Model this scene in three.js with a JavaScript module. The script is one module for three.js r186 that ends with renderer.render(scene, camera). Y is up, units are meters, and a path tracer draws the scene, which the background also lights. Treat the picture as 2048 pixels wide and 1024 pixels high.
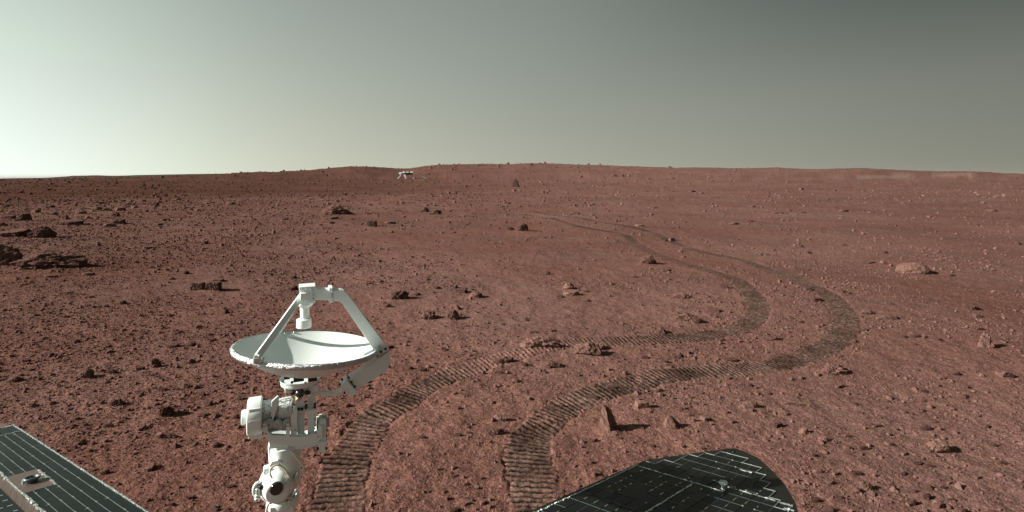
import * as THREE from 'three';
import { mergeGeometries, mergeVertices, toCreasedNormals } from 'three/addons/utils/BufferGeometryUtils.js';
import { RoundedBoxGeometry } from 'three/addons/geometries/RoundedBoxGeometry.js';
import { createNoise2D, createNoise3D } from 'simplex-noise';

// ------------------------------------------------------------------ camera, sky, sun, exposure
const scene = new THREE.Scene();
const EYE = 1.8, HZ = 356, FL = 1024;                       // eye height (m); horizon row and focal length in photo pixels
const camera = new THREE.PerspectiveCamera(2 * Math.atan(0.5) * 180 / Math.PI, 2, 0.05, 9000);
camera.position.set(0, EYE, 0);
camera.setViewOffset(2048, 1024, 0, 512 - HZ, 2048, 1024);
camera.updateProjectionMatrix();

const EXPOSURE = 1.8;
const SUN_AZ = -94, SUN_EL = 27, RAD = Math.PI / 180;
const sunDir = new THREE.Vector3(Math.sin(SUN_AZ * RAD) * Math.cos(SUN_EL * RAD), Math.sin(SUN_EL * RAD), -Math.cos(SUN_AZ * RAD) * Math.cos(SUN_EL * RAD));
const lerp = (a, b, t) => a + (b - a) * t, clamp = (x, a = 0, b = 1) => Math.min(b, Math.max(a, x));
const smooth = (a, b, x) => { const t = clamp((x - a) / (b - a)); return t * t * (3 - 2 * t); };
function curve(pts, x) {
  if (x <= pts[0][0]) return pts[0][1];
  for (let i = 1; i < pts.length; i++) if (x <= pts[i][0]) { const [a, p] = pts[i - 1], [b, q] = pts[i]; const t = (x - a) / (b - a); return p + (q - p) * t; }
  return pts[pts.length - 1][1];
}
const soft = (pts, x) => { let s = 0, w = 0; for (let o = -16; o <= 16; o += 4) { const k = Math.exp(-o * o / 120); let q = Math.abs(x + o); if (q > 180) q = 360 - q; s += k * curve(pts, q); w += k; } return s / w; };
{
  const W = 1024, H = 512, data = new Float32Array(W * H * 4);
  const glow = [[0, 1.9], [20, 1.6], [49, 1.2], [58, 0.87], [68, 0.635], [95, 0.425], [139, 0.245], [180, 0.2]];
  const fall = [[0, 0.032], [49, 0.038], [68, 0.031], [95, 0.0245], [139, 0.029], [180, 0.029]];
  for (let y = 0; y < H; y++) for (let x = 0; x < W; x++) {
    const el = (y + 0.5) / H * 180 - 90, lon = ((x + 0.5) / W - 0.5) * 2 * Math.PI;   // three: u = atan2(z, x) / 2pi + 0.5
    const dx = Math.cos(lon), dz = Math.sin(lon), az = Math.atan2(dx, -dz) / RAD;
    let d = Math.abs(az - SUN_AZ); if (d > 180) d = 360 - d;
    const o = (y * W + x) * 4;
    if (el < 0) { data[o] = 0.11; data[o + 1] = 0.06; data[o + 2] = 0.048; data[o + 3] = 1; continue; }
    const g = soft(glow, d) * Math.exp(-soft(fall, d) * el - 0.05 * smooth(95, 139, d) * Math.log1p(Math.exp(1.2 * (el - 9))) / 1.2 * (el > 30 ? 30 / el : 1)) / EXPOSURE, k = clamp(el / 16), near = smooth(75, 45, d);
    data[o] = g * lerp(lerp(0.985, 0.885, k), 0.865, near); data[o + 1] = g; data[o + 2] = g * lerp(lerp(0.81, 0.905, k), 0.885, near); data[o + 3] = 1;
  }
  const sky = new THREE.DataTexture(data, W, H, THREE.RGBAFormat, THREE.FloatType);
  sky.mapping = THREE.EquirectangularReflectionMapping; sky.magFilter = sky.minFilter = THREE.LinearFilter; sky.needsUpdate = true;
  scene.background = sky; scene.environment = sky;
}
const sun = new THREE.DirectionalLight(new THREE.Color(1, 0.95, 0.87), 5);
sun.position.copy(sunDir).multiplyScalar(60); sun.target.position.set(0, 0, -8); scene.add(sun, sun.target);
sun.castShadow = true; sun.shadow.mapSize.set(4096, 4096); sun.shadow.radius = 1;
Object.assign(sun.shadow.camera, { left: -40, right: 40, top: 40, bottom: -40, near: 1, far: 160 });

const renderer = new THREE.WebGLRenderer({ antialias: true });
renderer.toneMapping = THREE.LinearToneMapping;
renderer.toneMappingExposure = EXPOSURE;
renderer.shadowMap.enabled = true;

// ------------------------------------------------------------------ helpers
function rng(seed) { let s = seed >>> 0; return () => { s = (s + 0x6d2b79f5) | 0; let t = Math.imul(s ^ (s >>> 15), 1 | s); t = (t + Math.imul(t ^ (t >>> 7), 61 | t)) ^ t; return ((t ^ (t >>> 14)) >>> 0) / 4294967296; }; }
const n2 = createNoise2D(rng(11)), n3 = createNoise3D(rng(23));
const V = (x, y, z) => new THREE.Vector3(x, y, z);
const used = {};
function numbered(name) { const k = used[name] = (used[name] ?? -1) + 1; return k ? `${name}_${String(k).padStart(3, '0')}` : name; }
function tag(o, label, category, group) { o.userData.label = label; o.userData.category = category; if (group) o.userData.group = group; return o; }
function shadows(o) { o.castShadow = o.receiveShadow = true; return o; }
function struct(name, geo, mat) { const m = shadows(new THREE.Mesh(geo, mat)); m.name = numbered(name); m.userData.kind = 'structure'; scene.add(m); return m; }
function part(name, geos, mat, parent) {
  const list = (Array.isArray(geos) ? geos : [geos]).map((g) => { const c = g.index ? g.toNonIndexed() : g; for (const k of Object.keys(c.attributes)) if (!['position', 'normal', 'uv'].includes(k)) c.deleteAttribute(k); return c; });
  const m = shadows(new THREE.Mesh(list.length > 1 ? mergeGeometries(list) : list[0], mat)); m.name = name; parent.add(m); return m;
}
const atPixel = (u, v, d) => V((u - 1024) / FL * d, EYE - (v - HZ) / FL * d, -d);   // a photo pixel at a chosen distance -> a place in the world

// ------------------------------------------------------------------ terrain
const nearEdge = [[-300, 363], [0, 362], [100, 361], [250, 357.5], [350, 352.5], [425, 349.5], [490, 346], [560, 343.5], [620, 340.5], [660, 336.5], [700, 333.6], [735, 333.8], [770, 336], [800, 338.3], [825, 337], [850, 333], [890, 329.5], [950, 328.5], [1000, 329], [1060, 327.5], [1120, 329], [1180, 330.5], [1260, 333.8], [1350, 336], [1450, 336.2], [1560, 337], [1640, 338.6], [1720, 337.5], [1790, 340.5], [1880, 344], [1950, 343.4], [2000, 347], [2060, 349], [2400, 351]];
const farEdge = [[-300, 358], [0, 357], [42, 355.8], [90, 355.3], [120, 353], [150, 351], [200, 350.4], [225, 351.8], [275, 350.6], [350, 349.2], [425, 348], [490, 346.5], [560, 347], [2400, 353]];
const uOf = (x, z) => { const az = clamp(Math.atan2(x, -z), -0.93, 0.93); return [1024 + 1024 * Math.tan(az), Math.cos(az)]; };
const RIDGE = 285, FAR = 1300;
// the paths the two wheel rows took, seen in the photograph and laid on the ground
const onFlat = ([u, v]) => { const d = EYE * FL / (v - HZ); return V((u - 1024) / FL * d, 0, -d); };
const pathA = [[655, 1120], [671, 1024], [690, 937], [714, 890], [750, 842], [797, 811], [842, 779], [920, 747], [968, 732], [1030, 716], [1090, 702], [1150, 692], [1220, 686], [1300, 681], [1400, 672], [1478, 656], [1512, 633], [1512, 609], [1496, 585], [1470, 562], [1420, 542], [1340, 516], [1300, 500], [1272, 485], [1244, 470], [1160, 455], [1115, 441], [1075, 431], [1020, 425], [940, 420], [870, 416], [760, 409]];
const pathB = [[1095, 1120], [1085, 1024], [1072, 980], [1062, 943], [1054, 905], [1062, 868], [1088, 848], [1112, 825], [1150, 805], [1195, 785], [1260, 767], [1330, 749], [1400, 741], [1470, 735], [1530, 728], [1600, 712], [1658, 690], [1688, 662], [1690, 640], [1672, 612], [1648, 590], [1610, 571], [1575, 552], [1530, 536], [1480, 517], [1430, 507], [1380, 495], [1340, 481], [1290, 463], [1230, 450], [1170, 440], [1110, 429], [1050, 420], [990, 413], [900, 404], [800, 399]];
const TRACKS = [pathA, pathB].map((p) => new THREE.CatmullRomCurve3(p.map(onFlat), false, 'centripetal'));
const HALF = 0.15;
const trackPts = [], trackGrid = new Map();
for (const c of TRACKS) { const L = c.getLength(), N = Math.ceil(L / 0.05); for (let i = 0; i <= N; i++) { const p = c.getPointAt(i / N); trackPts.push(p); const k = Math.floor(p.x) + ',' + Math.floor(p.z); if (!trackGrid.has(k)) trackGrid.set(k, []); trackGrid.get(k).push(p); } }
function trackDist(x, z) {
  let best = 9; const X = Math.floor(x), Z = Math.floor(z);
  for (let i = X - 1; i <= X + 1; i++) for (let j = Z - 1; j <= Z + 1; j++) { const l = trackGrid.get(i + ',' + j); if (l) for (const p of l) { const d = (p.x - x) ** 2 + (p.z - z) ** 2; if (d < best) best = d; } }
  return Math.sqrt(best);
}
const mounds = [], moundGrid = new Map();
function addMound(x, z, r, h) { const m = [x, z, r, h]; mounds.push(m); for (let i = Math.floor((x - 3 * r) / 2); i <= Math.floor((x + 3 * r) / 2); i++) for (let j = Math.floor((z - 3 * r) / 2); j <= Math.floor((z + 3 * r) / 2); j++) { const k = i + ',' + j; if (!moundGrid.has(k)) moundGrid.set(k, []); moundGrid.get(k).push(m); } }
function large(x, z) {                                       // the lie of the land
  const r = Math.hypot(x, z), [u, c] = uOf(x, z);
  const H1 = EYE + (HZ - curve(nearEdge, u)) / FL * RIDGE * c;
  let h;
  if (r <= RIDGE) { h = H1 * (0.10 * smooth(60, 165, r) + 0.90 * smooth(140, RIDGE, r)); }
  else {
    const v1 = curve(nearEdge, u), v2 = curve(farEdge, u), s = clamp((r - RIDGE) / (FAR - RIDGE));
    const v = v1 + (v2 - v1) * s ** 0.7 + (v2 > v1 ? 3 * smooth(0, 0.2, s) : 0.6 * Math.sin(Math.PI * s));
    h = EYE + (HZ - v) / FL * Math.min(r, FAR) * c;
    if (r > FAR) h -= (r - FAR) * 0.06;
  }
  const far = smooth(25, 90, r), vfar = smooth(120, 260, r);
  h += 0.05 * (1 - 0.6 * far) * n2(x * 0.16, z * 0.16) * smooth(1, 8, r) + 0.10 * far * n2(x * 0.045 + 9, z * 0.045) + 0.3 * vfar * n2(x * 0.03, z * 0.03 + 5) + vfar * 0.12 * n2(x * 0.13, z * 0.13);
  return h;
}
function ground(x, z, fine = true) {
  let h = large(x, z);
  const r = Math.hypot(x, z);
  const ms = moundGrid.get(Math.floor(x / 2) + ',' + Math.floor(z / 2));
  if (ms) for (const [mx, mz, mr, mh] of ms) { const q = ((x - mx) ** 2 + (z - mz) ** 2) / (mr * mr); if (q < 9) h += mh * Math.exp(-q); }
  let amp = 1;
  if (r < 60) { const t = trackDist(x, z); if (t < 0.4) { const e = t + 0.02 * n2(x * 9, z * 9); const k = smooth(HALF + 0.03, HALF - 0.02, e); h += -0.007 * k; amp = 1 - k; } }
  if (fine) {
    h += amp * (0.008 * n2(x * 1.7, z * 1.7) + 0.005 * n2(x * 4.3, z * 4.3 + 3) + 0.0028 * n2(x * 11, z * 11));
    if (r < 14) h += amp * (0.0016 * (1 - Math.abs(n2(x * 23, z * 23))) + 0.0014 * n2(x * 52, z * 52));
    else h += 0.02 * smooth(14, 40, r) * n2(x * 0.9, z * 0.9);
  }
  return h;
}
function onGround(u, v) {                                    // where the ray through a photo pixel meets the land
  const qx = (u - 1024) / FL, qy = -(v - HZ) / FL;
  let d = 1.2, step = 0.02;
  while (d < 3000) { const e = EYE + qy * d; if (e < ground(qx * d, -d, false)) { let a = d - step, b = d; for (let i = 0; i < 20; i++) { const m = (a + b) / 2; if (EYE + qy * m < ground(qx * m, -m, false)) b = m; else a = m; } d = b; break; } step = Math.max(0.02, d * 0.004); d += step; }
  return V(qx * d, ground(qx * d, -d, false), -d);
}

// ------------------------------------------------------------------ materials
function noiseTile(size, fn) { const data = new Uint8Array(size * size * 4); for (let y = 0; y < size; y++) for (let x = 0; x < size; x++) { const c = fn(x / size, y / size); const o = (y * size + x) * 4; for (let k = 0; k < 3; k++) data[o + k] = clamp(c[k] ?? c, 0, 1) * 255; data[o + 3] = 255; } const t = new THREE.DataTexture(data, size, size); t.wrapS = t.wrapT = THREE.RepeatWrapping; t.magFilter = THREE.LinearFilter; t.minFilter = THREE.LinearMipmapLinearFilter; t.needsUpdate = true; return t; }
// a seamless value-noise grid: exact tiling at any frequency
function lattice(f, seed) { const r = rng(seed), g = new Float32Array(f * f); for (let i = 0; i < f * f; i++) g[i] = r(); return (x, y) => { const X = x * f, Y = y * f, i = Math.floor(X), j = Math.floor(Y), a = X - i, b = Y - j, s = a * a * (3 - 2 * a), t = b * b * (3 - 2 * b); const q = (m, n) => g[((n % f + f) % f) * f + (m % f + f) % f]; return lerp(lerp(q(i, j), q(i + 1, j), s), lerp(q(i, j + 1), q(i + 1, j + 1), s), t); }; }
const La = lattice(24, 3), Lb = lattice(67, 4), Lc = lattice(170, 5), Ld = lattice(400, 6), Le = lattice(13, 8);
const grainMap = noiseTile(1024, (x, y) => { const a = 0.80 + 0.08 * (La(x, y) - 0.5) + 0.16 * (Lb(x, y) - 0.5) + 0.28 * (Lc(x, y) - 0.5) + 0.24 * (Ld(x, y) - 0.5); const dark = Lb(y, x) * Lc(y, x) > 0.62 ? 0.78 : 1; return [a * dark, a * dark * 0.99, a * dark * 0.98]; });
grainMap.colorSpace = THREE.SRGBColorSpace;
const grainBump = noiseTile(1024, (x, y) => { const clod = Math.max(0, Lb(x, y) - 0.45) * 1.4, clod2 = Math.max(0, Lc(x, y) - 0.5) * 0.9; return clamp(0.15 + 0.25 * Le(x, y) * La(x, y) + 0.40 * clod + 0.45 * clod2 + 0.12 * Ld(x, y)); });
const M = {};
M.soil = new THREE.MeshPhysicalMaterial({ color: 0xffffff, vertexColors: true, map: grainMap, bumpMap: grainBump, bumpScale: 0.010, roughness: 1, specularIntensity: 0 });
M.track = new THREE.MeshPhysicalMaterial({ color: 0xffffff, vertexColors: true, map: grainMap, bumpMap: grainBump, bumpScale: 0.006, roughness: 1, specularIntensity: 0 });
M.far = new THREE.MeshPhysicalMaterial({ color: 0xffffff, vertexColors: true, roughness: 1, specularIntensity: 0 });
M.rock = new THREE.MeshPhysicalMaterial({ color: 0xffffff, vertexColors: true, map: grainMap, bumpMap: grainBump, bumpScale: 0.010, roughness: 1, specularIntensity: 0.1 });
M.pebble = new THREE.MeshPhysicalMaterial({ color: new THREE.Color().setRGB(0.52, 0.52, 0.52), roughness: 1, specularIntensity: 0 });
M.white = new THREE.MeshStandardMaterial({ color: new THREE.Color().setRGB(0.76, 0.83, 0.81), roughness: 0.5 });
M.cream = new THREE.MeshStandardMaterial({ color: new THREE.Color().setRGB(0.72, 0.68, 0.55), roughness: 0.5 });
M.grey = new THREE.MeshStandardMaterial({ color: new THREE.Color().setRGB(0.42, 0.47, 0.46), roughness: 0.55 });
M.black = new THREE.MeshPhysicalMaterial({ color: new THREE.Color().setRGB(0.012, 0.012, 0.013), roughness: 0.18, clearcoat: 1, clearcoatRoughness: 0.08 });
M.bolt = new THREE.MeshStandardMaterial({ color: new THREE.Color().setRGB(0.02, 0.022, 0.025), roughness: 0.5, metalness: 0.3 });
M.gold = new THREE.MeshStandardMaterial({ color: new THREE.Color().setRGB(0.62, 0.53, 0.33), roughness: 0.3, metalness: 0.9 });
const foilA = lattice(23, 71), foilB = lattice(61, 72);
const foilBump = noiseTile(512, (x, y) => Math.abs(foilA(x, y) - 0.5) + 0.6 * Math.abs(foilB(x, y) - 0.5));
M.foil = new THREE.MeshStandardMaterial({ color: new THREE.Color().setRGB(0.62, 0.66, 0.66), metalness: 1, roughness: 0.36, bumpMap: foilBump, bumpScale: 0.0025 });
M.blanket = new THREE.MeshStandardMaterial({ color: new THREE.Color().setRGB(0.68, 0.75, 0.73), roughness: 0.6, bumpMap: foilBump, bumpScale: 0.006 });
M.seam = new THREE.MeshStandardMaterial({ color: new THREE.Color().setRGB(0.24, 0.27, 0.25), metalness: 0.5, roughness: 0.45 });
M.thinSeam = new THREE.MeshStandardMaterial({ color: new THREE.Color().setRGB(0.13, 0.15, 0.14), metalness: 0.4, roughness: 0.5 });
M.silver = new THREE.MeshStandardMaterial({ color: new THREE.Color().setRGB(0.6, 0.65, 0.62), metalness: 0.75, roughness: 0.42 });
M.kapton = new THREE.MeshStandardMaterial({ color: new THREE.Color().setRGB(0.085, 0.055, 0.042), roughness: 0.55, bumpMap: grainBump, bumpScale: 0.001 });
M.board = new THREE.MeshPhysicalMaterial({ color: new THREE.Color().setRGB(0.017, 0.018, 0.014), roughness: 0.5, specularIntensity: 0.3 });
const cellTones = [0, 1, 2, 3].map((i) => new THREE.MeshPhysicalMaterial({ color: new THREE.Color().setRGB(0.006 + i * 0.001, 0.0085 + i * 0.001, 0.008 + i * 0.001), roughness: 0.38 + i * 0.03, specularIntensity: 0.22 }));
const skyTintTones = [0, 1, 2, 3].map((i) => new THREE.MeshPhysicalMaterial({ color: new THREE.Color().setRGB(0.008 + i * 0.0008, 0.013 + i * 0.001, 0.0125 + i * 0.0008), roughness: 0.40 + i * 0.03, specularIntensity: 0.11 }));  // left panel cells: green of the mirrored sky glow put into the colour

// soil colour: dust tones, with the left side darkened for its backlit look
const SOIL = [0.256, 0.134, 0.110];
let sheets;
function sandSheets() {                                      // pale drifts near the right-hand skyline: where they lie on the land
  const R = (u, v) => { const p = onGround(u, v); return Math.hypot(p.x, p.z); };
  return sheets ??= [[1770, 355, 62, 4, 0.6], [1912, 350, 50, 4.5, 0.7], [1800, 349, 28, 1, 0.5], [1625, 342, 18, 1.2, 0.45]].map(([u, v, w, dv, k]) => { const r = R(u, v); return { u, w, k, r, near: r - R(u, v + dv), far: R(u, v - dv) - r }; });
}
function soilColour(x, z, out) {
  const r = Math.hypot(x, z), [u] = uOf(x, z);
  const a = n2(x * 0.35 + 40, z * 0.35), b = n2(x * 0.09, z * 0.09 + 70), c = n2(x * 1.6, z * 1.6 + 12), e = n2(x * 0.018, z * 0.05 + 31);
  let k = 1 + 0.09 * a + 0.09 * b + 0.06 * c + 0.08 * e * smooth(25, 60, r);
  let pale = 0.5 + 0.35 * n2(x * 0.22 + 5, z * 0.22 + 8) + 0.25 * b;                    // pale dust against red soil
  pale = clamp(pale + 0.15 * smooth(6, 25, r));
  const band = smooth(42, 75, r) * smooth(1300, 450, u); k *= (1 - 0.42 * band) * (1 - 0.16 * smooth(1100, 250, u) * smooth(2, 9, r)) * (1 - 0.09 * smooth(1300, 1800, u));  // left darkening: backlit shade put into the colour, with rockier soil far out
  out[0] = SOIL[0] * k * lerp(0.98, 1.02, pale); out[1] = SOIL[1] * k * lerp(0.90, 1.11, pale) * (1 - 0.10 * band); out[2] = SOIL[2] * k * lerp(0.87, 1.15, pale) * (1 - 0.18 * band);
  // pale sand sheets on the far right
  for (const d of sandSheets()) { const q = ((u - d.u) / d.w) ** 2 + ((r - d.r) / (r < d.r ? d.near : d.far)) ** 2 + 0.35 * n2(u * 0.06, r * 0.09) + 0.2 * n2(u * 0.21, r * 0.3); if (q < 1.2) { const m = smooth(1.1, 0.75, q) * d.k; out[0] = lerp(out[0], 0.36, m); out[1] = lerp(out[1], 0.245, m); out[2] = lerp(out[2], 0.205, m); } }
}

// ------------------------------------------------------------------ rocks: what the photograph shows, as [u, v of the foot, width, height] in photo pixels
// landmarks: [kind, u, v, w, h, label, short phrase used to place smaller stones, options]
const LAND = [
  ['outcrop', 98, 548, 140, 36, 'long layered rock outcrop with a dark shadowed face at the left edge', 'long layered outcrop at the left edge'],
  ['outcrop', 8, 546, 70, 42, 'reddish rubble ledge cut by the left edge of the photo, beside the long outcrop', 'reddish ledge at the left edge'],
  ['boulder', 86, 478, 48, 25, 'dark rounded boulder behind the long layered outcrop at far left', 'dark rounded boulder at far left'],
  ['slab', 34, 476, 56, 17, 'dark tilted rock slab left of the dark rounded boulder', 'dark tilted slab at far left'],
  ['boulder', 49, 442, 23, 17, 'upright dark lump of rock in the far left stone field, above the tilted slab', 'upright dark lump in the far left stone field'],
  ['pyramid', 134, 440, 11, 12, 'small pointed dark rock standing in the far left stone field', 'small pointed rock in the far left stone field'],
  ['slab', 140, 451, 52, 10, 'flat dark slab of rock with long shadow below the small pointed rock', 'flat dark slab in the far left stone field'],
  ['boulder', 240, 449, 26, 10, 'low dark rock in the left distance, right of the flat dark slab', 'low dark rock in the left distance'],
  ['block', 397, 582, 25, 16, 'left half of a split blocky rock on bare ground above the dish', 'left half of the split blocky rock'],
  ['block', 427, 583, 30, 18, 'right half of a split blocky rock, darker, casting a long shadow', 'right half of the split blocky rock'],
  ['slab', 436, 564, 30, 7, 'thin dark flat stone lying just behind the split blocky rock', 'thin flat stone behind the split blocky rock'],
  ['boulder', 672, 431, 66, 20, 'broad boulder with pale left side and black shaded right side, below the lander', 'broad two-toned boulder below the lander'],
  ['slab', 664, 439, 28, 6, 'thin dark flat stone in front of the broad two-toned boulder', 'thin flat stone by the two-toned boulder'],
  ['block', 745, 453, 17, 12, 'small cube-shaped black rock standing alone in the middle distance', 'small cube-shaped black rock'],
  ['boulder', 849, 424, 19, 10, 'left one of two dark humped rocks in the distance below the lander', 'left one of the two distant humped rocks'],
  ['boulder', 873, 429, 23, 10, 'right one of two dark humped rocks in the distance below the lander', 'right one of the two distant humped rocks'],
  ['pyramid', 1032, 374, 15, 16, 'dark triangular rock standing alone near the horizon right of the lander', 'dark triangular rock near the horizon'],
  ['boulder', 1045, 464, 25, 16, 'rounded rock with dark right side on smooth ground left of the far tracks', 'rounded rock left of the far tracks'],
  ['boulder', 1346, 359, 8, 5, 'round dark rock close to the horizon right of the triangular rock', 'round dark rock close to the horizon'],
  ['boulder', 1296, 530, 34, 19, 'dark boulder beside the bend of the far left wheel track', 'dark boulder beside the far wheel track'],
  ['slab', 1333, 543, 23, 8, 'dark flattish rock in front of the boulder beside the far wheel track', 'dark flattish rock near the far wheel track'],
  ['slab', 1279, 453, 17, 5, 'pale flat stone right of the distant wheel tracks', 'pale flat stone near the distant tracks'],
  ['dome', 1826, 551, 66, 25, 'smooth domed pale boulder half buried at the right, with dark right rim', 'smooth domed boulder at the right'],
  ['slab', 1738, 528, 27, 5, 'dark thin slab with black shadow left of the smooth domed boulder', 'dark thin slab left of the domed boulder'],
  ['dome', 28, 767, 27, 14, 'dark smooth hump of rock at the left edge above the left solar panel', 'dark smooth hump at the left edge'],
  ['boulder', 172, 759, 27, 20, 'dark lumpy rock with a pale left flank above the left solar panel', 'dark lumpy rock above the left solar panel'],
  ['tall', 311, 735, 22, 20, 'upright leaning rock with dark shadow, left of the dish', 'upright leaning rock left of the dish'],
  ['boulder', 382, 728, 21, 12, 'dark low rock between the upright leaning rock and the dish', 'dark low rock left of the dish'],
  ['slab', 345, 697, 27, 11, 'wedge-shaped dark rock behind the upright leaning rock', 'wedge-shaped rock left of the dish'],
  ['clump', 330, 838, 37, 26, 'largest rough dark rock left of the antenna motor housing', 'large rough dark rock left of the antenna'],
  ['boulder', 586, 581, 20, 13, 'dark rock partly hidden at the top left corner of the dish feed arm', 'dark rock beside the dish feed arm'],
  ['clump', 800, 602, 38, 22, 'rough pair of joined dark stones right of the dish feed arm', 'rough joined stones right of the feed arm'],
  ['dome', 951, 598, 28, 14, 'reddish domed rock with a long shadow right of the rough joined stones', 'reddish domed rock right of centre-left'],
  ['clump', 857, 641, 31, 20, 'left end of a pale crumbly mound right of the dish arm', 'left end of the crumbly mound'],
  ['clump', 905, 641, 29, 20, 'right end of a pale crumbly mound, darker, with small stones', 'right end of the crumbly mound'],
  ['pyramid', 914, 620, 18, 12, 'small peaked stone on the back of the crumbly mound', 'peaked stone behind the crumbly mound'],
  ['boulder', 1137, 580, 25, 13, 'upper one of a pair of pale stones on smooth ground in the centre', 'upper one of the pale pair in the centre'],
  ['slab', 1143, 592, 34, 11, 'lower flatter one of a pair of pale stones on smooth ground in the centre', 'lower one of the pale pair in the centre'],
  ['outcrop', 1080, 704, 84, 26, 'pale rough outcrop lying across the left wheel track', 'pale rough outcrop on the wheel track'],
  ['boulder', 1173, 714, 62, 27, 'pale wedge boulder with black shadow right of the rough outcrop on the track', 'pale wedge boulder on the wheel track'],
  ['boulder', 1197, 699, 24, 14, 'small boulder tucked behind the pale wedge boulder', 'small boulder behind the pale wedge boulder'],
  ['clump', 1008, 730, 50, 17, 'knobbly stones in the left wheel track, left of the rough outcrop', 'knobbly stones in the left wheel track'],
  ['clump', 1108, 738, 46, 16, 'low knobbly mound in front of the rough outcrop, between the wheel tracks', 'low knobbly mound between the tracks'],
  ['boulder', 1374, 649, 56, 22, 'pale boulder with two dark shadows inside the bend of the tracks', 'pale boulder inside the bend of the tracks'],
  ['clump', 1362, 599, 42, 13, 'low crumbly rock patch behind the pale boulder inside the bend', 'crumbly patch inside the bend'],
  ['boulder', 1323, 668, 21, 15, 'small boulder at the edge of the inner track with black shadow', 'small boulder at the edge of the inner track'],
  ['boulder', 1541, 683, 31, 13, 'rock with long black shadow lying between the two curved tracks', 'rock between the two curved tracks'],
  ['clump', 1671, 752, 66, 25, 'large pale rough rock with a long triangular shadow right of the outer track', 'large rough rock right of the outer track'],
  ['pyramid', 1217, 868, 40, 54, 'tall sharp pyramid-shaped stone standing in the foreground', 'tall pyramid-shaped stone'],
  ['pyramid', 1345, 859, 34, 27, 'reddish leaning wedge stone right of the tall pyramid-shaped stone', 'reddish leaning wedge stone'],
  ['block', 1284, 820, 28, 17, 'flat-topped pale stone behind the tall pyramid-shaped stone', 'flat-topped stone behind the pyramid-shaped stone'],
  ['dome', 1500, 819, 36, 17, 'rounded pale stone with black shadow in front of the outer track', 'rounded pale stone in front of the outer track'],
  ['boulder', 1000, 842, 29, 14, 'pale low stone left of where the right wheel track narrows', 'pale low stone beside the right wheel track'],
  ['clump', 997, 869, 23, 14, 'dark rough stone touching the left side of the right wheel track', 'dark rough stone beside the right wheel track'],
  ['tall', 1970, 698, 31, 29, 'tall rugged boulder standing near the right edge of the photo', 'tall rugged boulder near the right edge'],
  ['clump', 1942, 621, 28, 15, 'rough dark-sided rock behind the tall rugged boulder', 'rough rock behind the tall rugged boulder'],
  ['dome', 1776, 640, 44, 10, 'low smooth rock with dark right end right of the outer track', 'low smooth rock right of the outer track'],
  ['boulder', 1732, 629, 29, 9, 'rough low stone left of the low smooth rock, just outside the track', 'rough low stone just outside the track'],
  ['block', 2008, 758, 27, 15, 'angular stone with square shadow at the right edge of the photo', 'angular stone at the right edge'],
  ['boulder', 1873, 910, 58, 28, 'large pale boulder with a bright smooth flank in the right foreground', 'large pale boulder in the right foreground'],
  ['boulder', 1607, 869, 22, 15, 'pale stone with pointed shadow above the rounded end of the right solar panel', 'pale stone above the right solar panel'],
  ['boulder', 1646, 884, 21, 13, 'stone with shadow just right of the pale stone above the right solar panel', 'second stone above the right solar panel'],
  ['boulder', 1707, 988, 28, 19, 'left one of two large shadowed stones in the right foreground corner', 'left one of the two corner stones'],
  ['clump', 1732, 984, 26, 23, 'right one of two large shadowed stones, knobbly, in the right foreground corner', 'knobbly right one of the two corner stones'],
  ['dome', 1876, 1016, 25, 16, 'bright rounded stone with black shadow at the bottom right', 'bright rounded stone at the bottom right'],
  ['dome', 1635, 947, 21, 11, 'rounded stone beside the rounded end of the right solar panel', 'rounded stone beside the right solar panel'],
  ['clump', 1115, 999, 32, 12, 'rubble at the foot of the right track beside the right solar panel', 'rubble beside the right solar panel'],
  ['clump', 234, 813, 32, 15, 'knobbly stone between the left solar panel and the large rough dark rock', 'knobbly stone above the left solar panel'],
  ['clump', 345, 877, 28, 11, 'rough dark pair of stones below the largest rough dark rock at left', 'rough pair of stones left of the antenna'],
  ['boulder', 209, 947, 20, 11, 'dark stone lying just right of the left solar panel edge', 'dark stone right of the left solar panel edge'],
];
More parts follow.
